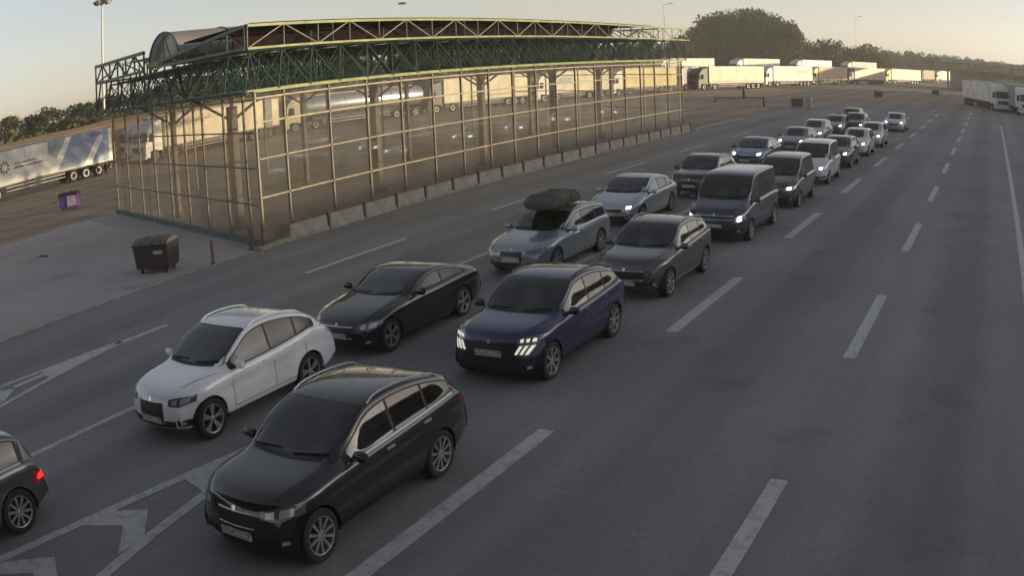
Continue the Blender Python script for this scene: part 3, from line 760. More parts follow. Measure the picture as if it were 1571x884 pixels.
        # doors: handles and shut lines
        if lod < 2:
            gap = MB()
            for dsn in T['doors']:
                zs = [lerp(T['zb'] + .12, bz(dsn) - .03, k / 8) for k in range(9)]
                patch('x', [[((sg * 3, dsn - L / 2 + dw, z) , (-sg, 0, 0)) for z in zs] for dw in (-.006, .006)], None, .0015, .003, mb=gap)
            e = T['doors'][-1] + (.55 if len(T['doors']) == 3 else 0)
            cl = [lerp(T['doors'][0], min(e, s2 - Rw - .02), k / 14) for k in range(15)]
            patch('x', [[((sg * 3, c - L / 2, T['zb'] + .12 + dw), (-sg, 0, 0)) for c in cl] for dw in (-.006, .006)], None, .0015, .003, mb=gap)
            if gap.f: gap.build('door_gap', M['dark'], root)
            for dsn in T['doors'][1:]:
                hs = dsn - .20; hz = bz(hs) - .13; h = ray((sg * 3, hs - L / 2, hz), (-sg, 0, 0))
                if h:
                    hh = MB().box((-.014, -.09, -.016), (.018, .09, .016)).build('door_handle', M['chrome'] if chromeline else paint, root, bevel=.006)
                    hh.location = h[0] + Vector((sg * .006, 0, 0))
        if cladding:
            cl = [lerp(s1 + Ra + .03, s2 - Ra - .03, k / 16) for k in range(17)]
            patch('sill_cladding', [[((sg * 3, c - L / 2, T['zb'] + dv), (-sg, 0, 0)) for c in cl] for dv in (.03, .07, .11)], cladding, .012)
        # lights
        hd = head or [(.50, .70, .79), (.72, .69, .83), (.93, .72, .86)]
        xs_ = [lerp(hd[0][0], hd[-1][0], k / 8) for k in range(9)]
        rows = [[((sg * xx * H2, -L / 2 - 2, lerp(interp(xx, [(h_[0], h_[1]) for h_ in hd]), interp(xx, [(h_[0], h_[2]) for h_ in hd]), v)), (0, 1, 0)) for xx in xs_] for v in (0, .33, .66, 1)]
        hl = patch('headlight', rows, M['lampd'] if lights != 'on' else M['lamp'], .006)
        if hl is not None and lights != 'off':
            xm0, xm1 = {'on': (.25, .62), 'drl': (.1, .9), 'led': (.1, .9)}[lights]
            if lights == 'on' or lod == 2:
                c0, c1 = lerp(hd[0][0], hd[-1][0], xm0), lerp(hd[0][0], hd[-1][0], xm1)
                rows = [[((sg * xx * H2, -L / 2 - 2, lerp(interp(xx, [(h_[0], h_[1]) for h_ in hd]), interp(xx, [(h_[0], h_[2]) for h_ in hd]), v)), (0, 1, 0)) for xx in [lerp(c0, c1, k / 4) for k in range(5)]] for v in (.15, .5, .85)]
                patch('lamp_bulb', rows, M['lampon'], .012, parent=hl)
            elif lights == 'drl':
                for c0, c1 in ((.18, .42), (.55, .85)):
                    a0, a1 = lerp(hd[0][0], hd[-1][0], c0), lerp(hd[0][0], hd[-1][0], c1)
                    rows = [[((sg * xx * H2, -L / 2 - 2, lerp(interp(xx, [(h_[0], h_[1]) for h_ in hd]), interp(xx, [(h_[0], h_[2]) for h_ in hd]), v)), (0, 1, 0)) for xx in [lerp(a0, a1, k / 3) for k in range(4)]] for v in (.2, .8)]
                    patch('lamp_reflector', rows, M['lamp'], .012, parent=hl)
            else:                        # LED bars: three upright blocks over three slanted bars
                for k in range(3):
                    for (z0, z1, sh) in ((.80, .85, 0), (.60, .745, -.09)):
                        xa = .62 + k * .095
                        rows = [[((sg * (xx + sh * (1 - v)) * H2, -L / 2 - 2, lerp(z0, z1, v)), (0, 1, 0)) for xx in (xa, xa + .025, xa + .055)] for v in (0, .5, 1)]
                        patch('led_bar', rows, M['drl'], .012, parent=hl)
        tlz = tail_z or bz(T['ge'] - .3)
        rows = [[((sg * xx * H2, L / 2 + 2, lerp(tlz - .20, tlz - .02, v)), (0, -1, 0)) for xx in (.68, .75, .82, .88, .93, .97)] for v in (0, .5, 1)]
        tl_ = patch('tail_light', rows, M['tail'], .006)
        if brake and tl_:
            rows = [[((sg * xx * H2, L / 2 + 2, lerp(tlz - .155, tlz - .06, v)), (0, -1, 0)) for xx in (.80, .85, .90, .94)] for v in (0, .5, 1)]
            patch('brake_lamp', rows, M['brake'], .012, parent=tl_)
    # rear window
    zr0, zr1 = interp(T['ge'], prof) + .02, interp(T['rr'], prof) - .05
    rows = [[((u * (x_at(lerp(T['ge'], T['rr'], v)) - .06), L / 2 + 2, lerp(zr0, zr1, v)), (0, -1, 0)) for u in (-1, -.6, -.2, .2, .6, 1)] for v in (0, .33, .66, 1)]
    glasses.append(patch('rear_window', rows, M['glassp' if see else 'glass2'], .005))
    # front: grille, lower intake, plate
    gr = grille or (.40, .50, .72)
    rows = [[((u * gr[0] * H2 * (1 if v > .3 else .9), -L / 2 - 2, lerp(gr[1], gr[2], v)), (0, 1, 0)) for u in (-1, -.75, -.5, -.25, 0, .25, .5, .75, 1)] for v in (0, .33, .66, 1)]
    patch('grille', rows, M['grille'], .006)
    if lod < 2:
        fr = MB()
        for u0, u1, z0, z1 in ((-1, 1, gr[2] - .012, gr[2] + .012), (-1, 1, gr[1] - .008, gr[1] + .008)):
            patch('x', [[((lerp(u0, u1, k / 8) * gr[0] * H2, -L / 2 - 2, z), (0, 1, 0)) for k in range(9)] for z in (z0, z1)], None, .012, mb=fr)
        if fr.f: fr.build('grille_frame', M[frame], root, smooth='a')
        rows = [[((u * .62 * H2, -L / 2 - 2, z), (0, 1, 0)) for u in (-1, -.66, -.33, 0, .33, .66, 1)] for z in (T['zb'] + .07, T['zb'] + .13, T['zb'] + .19)]
        patch('lower_intake', rows, M['dark'], .006)
        for sg in (1, -1):
            rows = [[((sg * xx * H2, -L / 2 - 2, z), (0, 1, 0)) for xx in (.66, .72, .78, .84, .89)] for z in (T['zb'] + .10, T['zb'] + .155, T['zb'] + .21)]
            fg = patch('fog_lamp_recess', rows, M['dark'], .006)
            if fg:
                rows = [[((sg * xx * H2, -L / 2 - 2, z), (0, 1, 0)) for xx in (.74, .77, .80)] for z in (T['zb'] + .13, T['zb'] + .155, T['zb'] + .18)]
                patch('fog_lamp', rows, M['lamp'], .010, parent=fg)
        h = ray((0, -L / 2 - 2, gr[2] + .035), (0, 1, 0))
        if h:
            em = MB().lathe([(-.012, .036), (.004, .036), (.008, .028)], 14, 'y').build('emblem', M['chrome'], root, smooth='a'); em.location = h[0]; em.rotation_euler = h[1].to_track_quat('-Y', 'Z').to_euler()
        if cladding:
            rows = [[((u * .93 * H2, -L / 2 - 2, z), (0, 1, 0)) for u in [-1 + k / 6 for k in range(13)]] for z in (T['zb'] + .045, T['zb'] + .09)]
            patch('bumper_cladding', rows, cladding, .012)
    if plate:
        pz = plate_z or (gr[1] - .03 if gr[1] > .45 else T['zb'] + .27)
        h = ray((0, -L / 2 - 2, pz), (0, 1, 0))
        if h: MB().box((-.26, -.022, -.055), (.26, .008, .055)).build('licence_plate', M['plate'], root, bevel=.006).location = h[0]
    h = ray((0, L / 2 + 2, .75), (0, -1, 0))
    if h: MB().box((-.26, -.008, -.055), (.26, .022, .055)).build('licence_plate', M['plate'], root).location = h[0]
    if lod < 2:  # bonnet shut line
        gp = MB()
        for sg in (1, -1):
            c = [(lerp(.62, .86, k / 10), lerp(.16, T['cowl'] - .03, k / 10)) for k in range(11)]
            patch('x', [[((sg * (xx + dw) * H2, s_ - L / 2, 4), (0, 0, -1)) for xx, s_ in c] for dw in (-.006, .006)], None, .0015, .003, mb=gp)
        if gp.f: gp.build('bonnet_gap', M['dark'], root)
    # open the body behind the glass and furnish the cabin
    if see:
        vs_, fs_ = [], []
        for g_ in glasses:
            if g_ is None: continue
            o_ = len(vs_); vs_ += [v.co.copy() for v in g_.data.vertices]; fs_ += [[i + o_ for i in p.vertices] for p in g_.data.polygons]
        gb = BVHTree.FromPolygons(vs_, fs_)
        okv = {}
        for v in bm.verts:
            nr = gb.find_nearest(v.co, .03); okv[v] = nr[0] is not None and nr[3] < .0085
        kill = [f for f in bm.faces if all(okv[v] for v in f.verts)]
        bmesh.ops.delete(bm, geom=kill, context='FACES')
        zf = T['zb'] + .42
        dsh = MB(); ys_ = T['cowl'] + .38 - L / 2; wd_ = H2 * .80
        dsh.add([(-wd_, ys_ - .3, zf - .05), (wd_, ys_ - .3, zf - .05), (wd_, ys_ + .12, zf - .05), (-wd_, ys_ + .12, zf - .05), (-wd_, ys_ - .3, zf + .22), (wd_, ys_ - .3, zf + .22), (wd_, ys_ + .10, zf + .24), (-wd_, ys_ + .10, zf + .24)],
                [(0, 3, 2, 1), (4, 5, 6, 7), (0, 1, 5, 4), (1, 2, 6, 5), (2, 3, 7, 6), (3, 0, 4, 7)])
        dsh.build('dashboard', M['greymetal'], root, bevel=.03)
        stw = MB(); stw.path([(.36 + .17 * math.cos(2 * math.pi * k / 16), ys_ + .30 + .06 * math.sin(2 * math.pi * k / 16), zf + .22 + .16 * math.sin(2 * math.pi * k / 16)) for k in range(17)], .014, 6); stw.tube((.36, ys_ + .1, zf + .17), (.36, ys_ + .3, zf + .22), .03, 6); stw.build('steering_wheel', M['dark'], root, smooth='a')
        hz_ = interp((T['rf'] + T['rr']) / 2, prof) - .20
        rowsY = [(T['rf'] + .30, .36, 1)] + [(T['rf'] + 1.15, .38, 1)] + ([(T['rf'] + 1.95, .38, 1)] if L > 4.8 else [])
        for q_, (sy, _, _) in enumerate(rowsY):
            for sx_ in (-.36, .36):
                st_ = MB(); y_ = sy - L / 2
                st_.box((sx_ - .24, y_ - .45, zf - .12), (sx_ + .24, y_ + .05, zf + .02))
                zt = min(hz_ - .16, zf + .58)
                st_.add([(sx_ - .24, y_, zf), (sx_ + .24, y_, zf), (sx_ + .24, y_ + .13, zf), (sx_ - .24, y_ + .13, zf), (sx_ - .20, y_ + .12, zt), (sx_ + .20, y_ + .12, zt), (sx_ + .20, y_ + .22, zt), (sx_ - .20, y_ + .22, zt)],
                        [(0, 3, 2, 1), (4, 5, 6, 7), (0, 1, 5, 4), (1, 2, 6, 5), (2, 3, 7, 6), (3, 0, 4, 7)])
                st_.box((sx_ - .12, y_ + .13, zt - .02), (sx_ + .12, y_ + .22, min(hz_, zt + .19)))
                st_.build('seat', M['seat'], root, bevel=.035)
        mi_ = MB().box((-.12, -.012, -.03), (.12, .012, .03)).build('inside_mirror', M['dark'], root, bevel=.01); mi_.location = (0, T['rf'] - .12 - L / 2, interp(T['rf'], prof) - .14)
        for sg in (1, -1):                 # wiper arms on the screen
            wp = MB(); pw = []
            for k in range(7):
                x_ = lerp(sg * .12 if sg > 0 else -.62, sg * .12 + .52 if sg > 0 else -.10, k / 6); s_ = T['cowl'] + .05 + .10 * (x_ / H2) ** 2 + .05 * k / 6
                h = ray((x_, s_ - L / 2, 4), (0, 0, -1))
                if h: pw.append(h[0] + h[1] * .02)
            if len(pw) > 2: wp.path(pw, .009, 5); wp.build('wiper', M['dark'], root)
    bm.to_mesh(me); bm.free()
    me.polygons.foreach_set('use_smooth', [True] * len(me.polygons)); me.set_sharp_from_angle(angle=R(42))
    # underbody + wheel wells
    ub = MB(); iw = H2 - .30
    ub.box((-iw, -L / 2 + .25, T['zb'] + .03), (iw, L / 2 - .25, .62))
    for sw in (s1, s2):
        for sg in (1, -1):
            cy = sw - L / 2; nn = 12; prev = None
            for k in range(nn + 1):
                a = math.pi * (k / nn) * 1.16 - .25
                p = (cy + math.cos(a) * (Ra + .012), Rw + math.sin(a) * (Ra + .012))
                if prev: ub.add([(sg * iw, *prev), (sg * iw, *p), (sg * (H2 - .035), *p), (sg * (H2 - .035), *prev)], [(0, 1, 2, 3)])
                prev = p
    ub.build('underbody', M['dark'], root)
    for sg in (1, -1):
        for sw in (s1, s2):
            add_wheel(root, sg * (H2 - .125), sw - L / 2, Rw, style, rimmat=rimmat)
    if rails:
        for sg in (1, -1):
            r_ = MB(); pts = []
            for k in range(12):
                c = lerp(T['rf'] + .12, T['rr'] - .12, k / 11); h = ray((sg * (x_at(c) - .035), c - L / 2, 4), (0, 0, -1))
                if h: pts.append(h[0] + Vector((0, 0, .045 * min(1, min(k, 11 - k) / 1.2))))
            r_.path(pts, .017, 6); r_.build('roof_rail', rails, root, smooth='a')
    return root

def paintm(n, col, metal=.35, rough=.32, coat=1.0):
    m = mat('paint_' + n, col, rough, metal, coat, noise_scale=1.3, var=.12)
    nt = m.node_tree; out = nt.nodes['Material Output']; pb = nt.nodes['Principled BSDF']          # sheet metal outside, dark lining inside
    d = nt.nodes.new('ShaderNodeBsdfDiffuse'); d.inputs[0].default_value = (.14, .14, .14, 1); g = nt.nodes.new('ShaderNodeNewGeometry'); mx = nt.nodes.new('ShaderNodeMixShader')
    nt.links.new(g.outputs['Backfacing'], mx.inputs[0]); nt.links.new(pb.outputs[0], mx.inputs[1]); nt.links.new(d.outputs[0], mx.inputs[2]); nt.links.new(mx.outputs[0], out.inputs['Surface'])
    return m
# the nearest cars
CARG = 'cars queueing in the lanes'
white = paintm('white', (.76, .78, .80), 0, .35)
make_car('suv_car', dict(TYPES['suv'], wb=2.60, fo=.70, W=1.76, rf=1.90, rr=3.50, ge=4.0, dlo=(1.36, 3.50), split=(2.34, 3.05),
         prof=[(0, .60), (.02, .78), (.08, .90), (.34, .985), (.92, 1.045), (1.10, 1.07), (1.26, 1.17), (1.76, 1.47), (2.02, 1.555), (2.4, 1.585), (2.8, 1.56), (3.2, 1.49), (3.5, 1.38), (3.66, 1.29), (3.98, 1.07), (4.12, .99), (4.22, .80), (4.26, .55)],
         belt=[(0, .56), (.06, .76), (.32, .88), (1.1, .965), (2.3, 1.0), (3.1, 1.07), (3.5, 1.13), (3.95, 1.02), (4.2, .8), (4.26, .52)]), white, 'white compact SUV beside the lane line, nose pointing lower left', -11.28, 9.57, lod=0, lights='drl', rails=white, style=1,
         grille=(.36, .40, .74), head=[(.50, .70, .80), (.72, .68, .83), (.93, .74, .84)], plate_z=.44)
blackbr = paintm('black_brown', (.018, .016, .018), .3, .22)
make_car('suv_car', dict(TYPES['suv'], wb=2.68, fo=.62, W=1.77), blackbr, 'near black SUV closest to the camera with pale alloy wheels and silver window trim', -6.98, 7.29, lod=0, style=0,
         lights='drl', rails=M['satin'], chromeline=True, cladding=M['trim'], grille=(.34, .56, .74), head=[(.46, .70, .79), (.70, .68, .84), (.94, .72, .86)], plate_z=.45)
black = paintm('black', (.010, .010, .012), .2, .2)
make_car('coupe_car', 'coupe', black, 'low black coupe with five spoke wheels directly behind the white SUV', -11.18, 14.6, lod=0, lights='drl', style=1,
         grille=(.42, .40, .62), head=[(.55, .56, .66), (.75, .55, .71), (.95, .60, .72)])
blue = paintm('dark_blue', (.012, .014, .075), .4, .25)
make_car('suv_car', dict(TYPES['suv'], W=1.84, fo=.70, wb=2.74, zb=.2, L=4.34), blue, 'dark blue SUV with lit block and bar front lamps behind the nearest car', -7.38, 14.2, lod=0, frame='dark', lights='led', style=2,
         grille=(.62, .36, .76), head=[(.56, .54, .86), (.75, .54, .88), (.95, .56, .88)], rails=M['trim'], cladding=M['trim'], plate_z=.60, rimmat='rim')
slate = paintm('silver_blue', (.25, .29, .315), .4, .3)
a4 = make_car('estate_car', 'wagon', slate, 'silver blue estate car carrying a dark roof bag', -11.08, 21.8, lod=0, style=2, rails=M['satin'], grille=(.34, .40, .70), chromeline=True,
         head=[(.46, .62, .70), (.72, .60, .73), (.93, .64, .75)], plate_z=.47)
grey = paintm('dark_grey', (.075, .072, .082), .5, .32)
make_car('suv_car', dict(TYPES['suv'], wb=2.68), grey, 'dark grey SUV with unlit lamps between the dark blue SUV and the dark van', -7.40, 20.3, lod=0, style=2, rails=M['satin'],
         grille=(.5, .50, .70), head=[(.60, .60, .68), (.78, .58, .71), (.95, .62, .74)], cladding=M['greymetal'], plate_z=.42)
silver = paintm('silver', (.40, .43, .46), .5, .3)
make_car('liftback_car', 'lift', silver, 'silver liftback with lit headlights behind the estate carrying a roof bag', -11.55, 29.1, lod=1, lights='on', style=2, grille=(.5, .47, .60),
         head=[(.55, .58, .67), (.75, .58, .70), (.94, .61, .71)])
vanp = paintm('van_navy', (.035, .042, .062), .4, .3)
make_car('passenger_van', 'van', vanp, 'tall dark passenger van with one bright headlight', -7.38, 27.5, 'van', lod=1, lights='on', style=2, grille=(.6, .74, .84),
         head=[(.66, .66, .80), (.80, .66, .86), (.94, .72, .90)], plate_z=.55, cladding=M['trim'])
# farther cars
make_car('suv_car', 'suv', paintm('graphite', (.022, .024, .027), .3, .3), 'black SUV with pale roof rails left of the passenger van', -11.0, 35.5, lod=1, style=2, rails=M['satin'], plate_z=.5)
make_car('liftback_car', 'lift', paintm('royal_blue', (.03, .05, .15), .4, .3), 'deep blue saloon with one lit headlight left of the white panel van', -11.45, 45.6, lod=1, lights='on')
make_car('hatchback_car', 'mpv', paintm('grey_green', (.06, .065, .062), .3, .35), 'dark tall hatchback with lit headlights directly behind the passenger van', -7.35, 34.4, lod=1, lights='on', plate_z=.5)
make_car('small_van', 'mpv', paintm('van_white', (.55, .55, .56), 0, .4), 'white compact van in the right queue, with one lit headlight', -7.45, 41.3, 'van', lod=1, lights='on', plate_z=.5)
make_car('saloon_car', 'lift', paintm('mid_grey', (.14, .145, .15), .4, .35), 'mid grey saloon behind the deep blue saloon', -11.0, 53.8, lod=2, lights='on')
make_car('hatchback_car', 'hatch', paintm('pale_grey', (.36, .36, .37), .4, .35), 'pale grey hatchback fourth from the far end of the left queue', -11.2, 60.6, lod=2, lights='on')
make_car('hatchback_car', 'hatch', paintm('charcoal', (.035, .037, .042), .3, .35), 'charcoal hatchback with lit headlight directly behind the white compact van', -7.5, 48.2, lod=2, lights='on')
make_car('hatchback_car', 'hatch', paintm('ivory', (.50, .49, .42), 0, .4), 'ivory hatchback behind the charcoal hatchback', -7.45, 54.6, lod=2, lights='on')
make_car('saloon_car', 'lift', paintm('steel', (.09, .10, .11), .4, .35), 'dark steel grey saloon third from the far end of the left queue', -11.1, 68.2, lod=2, lights='on')
make_car('suv_car', 'suv', paintm('ash', (.12, .125, .13), .3, .35), 'ash grey SUV second from the far end of the left queue', -11.3, 77.5, lod=2, lights='on')
make_car('hatchback_car', 'hatch', paintm('light_silver', (.42, .44, .47), .4, .35), 'light silver hatchback behind the ivory hatchback', -7.35, 61.0, lod=2, lights='on')
make_car('suv_car', 'suv', paintm('dim_grey', (.05, .052, .055), .3, .35), 'dark SUV side by side with the last silver car', -9.9, 70.5, lod=2, lights='on')
make_car('saloon_car', 'lift', paintm('bright_silver', (.40, .42, .44), .4, .35), 'bright silver saloon, last car of the right queue', -7.3, 76.0, lod=2, lights='on')
# car leaving at the lower left edge
make_car('hatchback_car', dict(TYPES['hatch'], W=1.80, wb=2.62, R=.335, L=4.24), paintm('smoke', (.075, .078, .082), .4, .35), 'grey hatchback cut by the left picture edge with its brake light lit', -11.45, 5.35 - 2.6, lod=0, style=0, chromeline=True, brake=True, tail_z=.80)

# bag strapped on the roof of the estate car
bag = empty('roof_bag', (a4.location.x + .02, a4.location.y + .12, 1.475)); tag(bag, 'dark bulky soft luggage bag strapped onto the silver blue estate car', 'roof bag')
mb = MB(); nu, nv = 28, 14
for j in range(nv + 1):
    ph = math.pi * j / nv
    for i in range(nu):
        t = 2 * math.pi * i / nu
        sx = lambda a, p: math.copysign(abs(a) ** p, a)
        x = .52 * sx(math.cos(t), .45) * sx(math.sin(ph), .45); y = .98 * sx(math.sin(t), .45) * sx(math.sin(ph), .45); z = .17 * sx(math.cos(ph), .5) + .19
        k = 1 + .07 * noise.noise(Vector((x * 3, y * 3, z * 4))); mb.v.append((x * k, y * k, z * (1 + .16 * noise.noise(Vector((x * 2, y * 2, 5)))) + .04 * math.cos(y * 2.2)))
for j in range(nv):
    for i in range(nu): mb.f.append((j * nu + i, j * nu + (i + 1) % nu, (j + 1) * nu + (i + 1) % nu, (j + 1) * nu + i)); mb.m.append(0)
mb.build('bag_body', M['bag'], bag, smooth=True)
for y in (-.45, .1, .6):
    mb = MB(); mb.path([(-.58, y, .06), (-.56, y, .28), (-.40, y, .39), (0, y, .41), (.40, y, .39), (.56, y, .28), (.58, y, .06)], .018, 5); mb.build('strap', M['lid'], bag)

# ------------------------------------------------------------------ trucks
TG = 'lorries parked in a long row beyond the glass hall'
def truck(label, fx, fy, rx, ry, cabm, boxm, kind='box', L=None, name='articulated_lorry', cat='lorry', side=+1, group=TG, graphics=None, H=4.0, stripe=None):
    """front bumper centre line at (fx,fy), rear at (rx,ry): both on the near face; local +X is the near side, front towards -Y"""
    f = Vector((fx, fy)); r = Vector((rx, ry)); d = (r - f); Ln = L or d.length; d.normalize()
    near = Vector((d.y, -d.x))
    o = f - near * 1.25
    ang = math.atan2(d.y, d.x) - math.pi / 2
    root = empty(name, (o.x, o.y, .005), ang); tag(root, label, cat, group)
    cl = 2.25
    pr = [(.06, .45), (0, .9), (0, 1.55), (.10, 1.75), (.34, 2.85), (.55, 3.15), (1.0, 3.55), (1.9, 3.75), (cl, 3.75), (cl, .95), (1.75, .95), (1.6, 1.05), (.75, 1.05), (.62, .95), (.55, .45)]
    mb = MB(); n = len(pr)
    for x in (-1.23, -1.13, 1.13, 1.23):
        k = .0 if abs(x) < 1.2 else .05
        for (y, z) in pr:
            mb.v.append((x, y + (k if y < .6 else -k * .4), z - (k if z > 3 else 0)))
    for q in range(3):
        for i in range(n): a = q * n; mb.f.append((a + i, a + (i + 1) % n, a + n + (i + 1) % n, a + n + i)); mb.m.append(0)
    mb.f.append(tuple(range(n))); mb.f.append(tuple(range(3 * n, 4 * n))); mb.m += [0, 0]
    cab = mb.build('cab', cabm, root)
    ws = MB(); ws.add([(-1.08, .105, 1.86), (1.08, .105, 1.86), (1.02, .32, 2.80), (-1.02, .32, 2.80), (-1.08, .135, 1.86), (1.08, .135, 1.86), (1.02, .35, 2.80), (-1.02, .35, 2.80)],
                      [(0, 1, 2, 3), (4, 5, 6, 7), (0, 1, 5, 4), (1, 2, 6, 5), (2, 3, 7, 6), (3, 0, 4, 7)]); ws.build('windscreen', M['glass'], cab)
    for sg in (1, -1):
        w = MB(); x = sg * 1.235; w.add([(x, .42, 1.85), (x, 1.25, 1.85), (x, 1.25, 2.65), (x, .62, 2.65)], [(0, 1, 2, 3)]); w.add([(x - sg * .02, .42, 1.85), (x - sg * .02, 1.25, 1.85), (x - sg * .02, 1.25, 2.65), (x - sg * .02, .62, 2.65)], [(0, 1, 2, 3)]); w.build('side_window', M['glass'], cab)
        MB().box((sg * 1.28 - .07, .12, 1.9), (sg * 1.28 + .09, .26, 2.7)).build('door_mirror', M['dark'], cab, bevel=.03)
        MB().box((sg * .98 - .2, -.025, .72), (sg * .98 + .16, .03, .92)).build('headlight', M['lamp'], cab)
    MB().box((-.8, -.02, 1.0), (.8, .03, 1.5)).build('grille', M['grille'], cab)
    MB().box((-1.2, -.06, .35), (1.2, .12, .62)).build('bumper', cabm, cab, bevel=.03)
    ch = MB(); ch.box((-.5, .6, .7), (.5, Ln - .2, 1.0)); ch.box((-.9, 2.4, .55), (.9, 3.4, 1.0)); ch.box((-1.15, cl + .6, .5), (1.15, cl + 1.5, .95)); ch.build('chassis', M['dark'], root)
    axles = [1.35, cl + 1.7] + ([Ln - 4.3, Ln - 2.95, Ln - 1.6] if Ln > 11 else [Ln - 1.6])
    for a in axles:
        for sg in (1, -1):
            w = MB(); w.lathe([(-.15, .27), (-.17, .45), (-.13, .5), (.13, .5), (.17, .45), (.15, .27)], 20, 'x'); 
            wo = w.build('wheel', M['tyre'], root, smooth='a'); wo.location = (sg * 1.05, a, .5)
            rm = MB().lathe([(.04, .05), (.10, .12), (.10, .2), (.165, .26), (.165, .28), (.02, .28)], 16, 'x').build('rim', M['rim'], wo, smooth='a')
            if sg < 0: wo.rotation_euler.z = math.pi
    y0 = cl + .35
    if kind == 'box':
        bx = MB(); bx.box((-1.25, y0, 1.12), (1.25, Ln, H)); t_ = bx.build('trailer_body', boxm, root, bevel=.03)
        for sg in (1, -1):
            rb = MB(); ys = y0 + .6
            rb.box((sg * 1.25 - .01, y0 + .3, 1.22), (sg * 1.25 + .01, Ln - .2, 1.26))
            while ys < Ln - .3: rb.box((sg * 1.25 - .012, ys, 1.2), (sg * 1.25 + .012, ys + .05, H - .1)); ys += 1.25
            rb.build('side_ribs', boxm, t_)
        tr = MB()
        for sg in (1, -1):
            tr.box((sg * 1.255 - .02, y0, 1.08), (sg * 1.255 + .02, Ln + .01, 1.2)); tr.box((sg * 1.255 - .02, y0, H - .1), (sg * 1.255 + .02, Ln + .01, H + .02))
        tr.build('edge_rail', M['greymetal'], t_)
        dr = MB(); dr.box((-1.2, Ln, 1.2), (-.03, Ln + .03, H - .08)); dr.box((.03, Ln, 1.2), (1.2, Ln + .03, H - .08)); dr.build('rear_door', boxm, t_)
        if graphics: graphics(t_, y0, Ln)
        if stripe:
            m_, z0_, z1_, a_, b_ = stripe
            st_ = MB(); ya, yb = lerp(y0, Ln, a_), lerp(y0, Ln, b_); st_.add([(1.263, ya, z0_), (1.263, yb, z0_), (1.263, yb, z1_), (1.263, ya + .5, z1_), (1.271, ya, z0_), (1.271, yb, z0_), (1.271, yb, z1_), (1.271, ya + .5, z1_)],
                [(0, 1, 2, 3), (4, 5, 6, 7), (0, 1, 5, 4), (1, 2, 6, 5), (2, 3, 7, 6), (3, 0, 4, 7)]); st_.build('side_stripe', m_, t_)
    else:
        tk = MB(); prof_ = [(y0, .3), (y0 + .08, .85), (y0 + .25, 1.12), (y0 + .45, 1.2), (Ln - .5, 1.2), (Ln - .25, 1.1), (Ln - .08, .8), (Ln, .3)]
        tk.lathe(prof_, 32, 'y', (0, 0, 2.45)); tk.v = [(x, y, 2.45 + (z - 2.45) * .98) for x, y, z in tk.v]
        t_ = tk.build('tank', boxm, root, smooth='a')
        fr = MB(); ys = y0 + 1.2
        while ys < Ln - .6: fr.lathe([(ys, 1.215), (ys + .06, 1.215)], 28, 'y', (0, 0, 2.45)); ys += 2.1
        fr.build('tank_band', M['greymetal'], t_)
        MB().box((-.3, y0 + 1, 3.62), (.3, Ln - 1, 3.72)).build('walkway', M['greymetal'], t_)
        sk = MB(); sk.box((-1.1, y0 + 1, 1.0), (1.1, Ln - 5, 1.35)); sk.build('side_locker', M['dark'], root)
    gd_ = MB()
    for sg in (1, -1):
        gd_.box((sg * 1.2 - .02, cl + 2.6, .55), (sg * 1.2 + .02, Ln - 5.2 if Ln > 11 else Ln - 2.4, .62)); gd_.box((sg * 1.2 - .02, cl + 2.6, .85), (sg * 1.2 + .02, Ln - 5.2 if Ln > 11 else Ln - 2.4, .92))
    gd_.box((-1.1, Ln - .25, .45), (1.1, Ln - .15, .57)); gd_.build('side_guard', M['greymetal'], root)
    fl = MB()
    for sg in (1, -1): fl.box((sg * .95 - .22, Ln - .7, .12), (sg * .95 + .22, Ln - .67, .9))
    fl.build('mud_flap', M['dark'], root)
    for sg in (1, -1): MB().box((sg * .85 - .2, Ln - .12, .62), (sg * .85 + .2, Ln - .05, .76)).build('tail_light', M['tail'], root)
    return root
tw = lambda n, c: mat('lorry_' + n, c, .5, noise_scale=.55, var=.24)
cream, whitec, offw, tan, dk, yel, greyp = tw('cream', (.60, .52, .37)), tw('white', (.70, .68, .62)), tw('offwhite', (.47, .45, .40)), tw('tan', (.36, .29, .20)), tw('dark', (.05, .045, .05)), tw('yellow', (.62, .50, .20)), tw('grey', (.26, .26, .26))
silv = mat('tank_steel', (.55, .55, .60), .28, .75, noise_scale=1, var=.15)
gpanel, gblue, gwhite, gdark, gcyan = tw('gfx_slate', (.27, .30, .32)), tw('gfx_blue', (.21, .27, .38)), tw('gfx_white', (.72, .70, .66)), tw('gfx_dark', (.10, .09, .12)), tw('gfx_violet', (.14, .14, .42))
